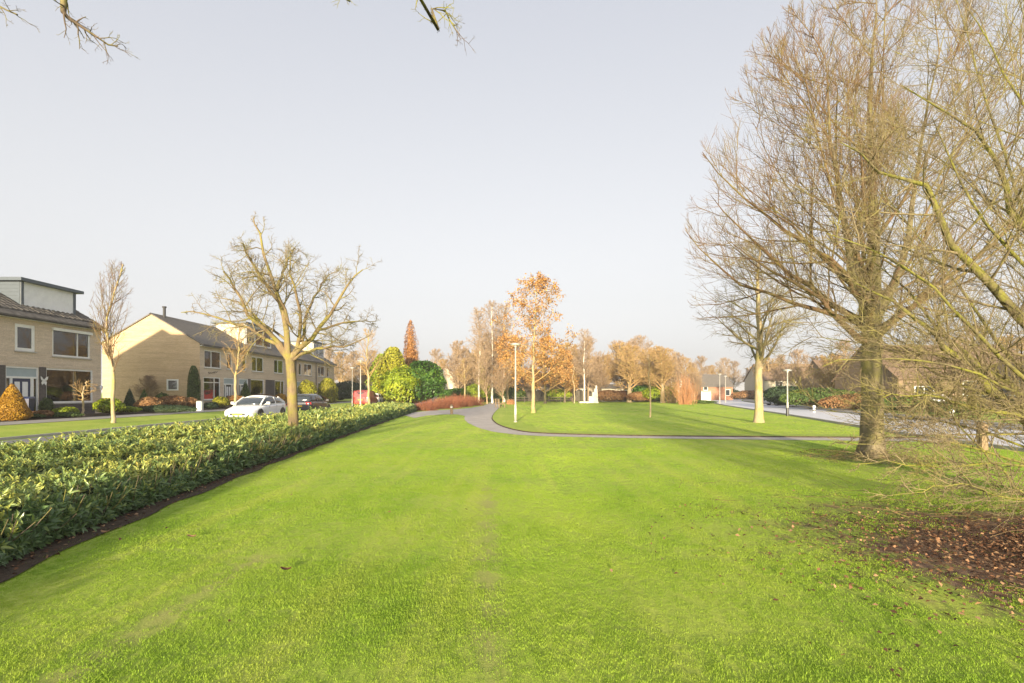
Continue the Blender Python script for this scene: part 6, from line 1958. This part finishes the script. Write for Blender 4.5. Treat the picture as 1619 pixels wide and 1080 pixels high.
# globe bollards across the right hand road
def globe(label, px, py):
    p = G(px, py)
    t = thing('globe_bollard', label, 'bollard', (p[0], p[1], 0), 0, 'white bollards by the right hand road')
    MB().lathe([(.09, 0), (.09, .28), (.07, .30)], 10).build('post', M_WHITE, t, local=True)
    MB().lathe([(.092, .10), (.092, .17)], 10).build('dark_band', M_DARK, t, local=True)
    MB().lathe([(.04, .30), (.11, .36), (.14, .45), (.11, .54), (.03, .58)], 12).build('globe', M_WHITE, t, local=True, smooth_shade=True)
globe('white globe topped bollard across the road right of the thick trunk', 1505, 662)
globe('white bollard across the road left of the thick trunk', 1287, 652)

# low rail fence at the far edge of the lawn: posts and rails
def rail_fence(label, xa, xb, y, h=.95, n=9):
    t = thing('rail_fence', label, 'fence', ((xa + xb) / 2, y, 0))
    for i in range(n):
        x = xa + (xb - xa) * i / (n - 1)
        MB().box(x - .05, x + .05, y - .05, y + .05, 0, h).build('post', M_FENCE, t)
        if i < n - 1:
            x2 = xa + (xb - xa) * (i + 1) / (n - 1)
            for z in (.35, .72):
                MB().box(x + .052, x2 - .052, y - .02, y + .02, z, z + .11).build('rail', M_FENCE, t)
rail_fence('low dark rail fence along the far lawn edge behind the oak', WX(810, 82), WX(925, 82), 82, 1.0, 7)
def board_fence(label, xa, xb, y, h, mat=M_FENCE):
    t = thing('board_fence', label, 'fence', ((xa + xb) / 2, y, 0))
    n = int((xb - xa) / .8)
    for i in range(n):
        a = xa + (xb - xa) * i / n; b = xa + (xb - xa) * (i + 1) / n
        MB().box(a, b - .03, y, y + .03, .05, h + .04 * (i % 2)).build('fence_board', mat, t)
    for z in (.4, h - .4):
        MB().box(xa, xb, y + .032, y + .08, z, z + .1).build('rail', mat, t)
board_fence('dark garden fence behind the rail fence and oak', WX(760, 92), WX(935, 92), 92, 1.9)
board_fence('brown garden fence behind the russet hedges', WX(940, 94), WX(1075, 94), 94, 1.7, M_WOOD)
board_fence('dark garden fence far beyond the round green bush', WX(560, 104), WX(745, 104), 104, 1.8)
board_fence('dark garden fence across the road beyond the yellow trunk', WX(1160, 116), WX(1260, 116), 116, 1.8)

# ================================================================== WINTER HAZE
hm = bpy.data.materials.new('haze'); hm.use_nodes = True
hn = hm.node_tree
for n in list(hn.nodes):
    hn.nodes.remove(n)
ho = hn.nodes.new('ShaderNodeOutputMaterial')
hv = hn.nodes.new('ShaderNodeVolumePrincipled')
hv.inputs['Color'].default_value = (.96, .96, .97, 1)
hv.inputs['Density'].default_value = 0.0007
hv.inputs['Anisotropy'].default_value = 0.1
hn.links.new(hv.outputs[0], ho.inputs['Volume'])
hz = MB().box(-905, 905, -305, 1505, -1.0, 18.5).build('haze', hm, kind='stuff')
tag(hz, 'thin pale winter haze over the whole park', 'haze')
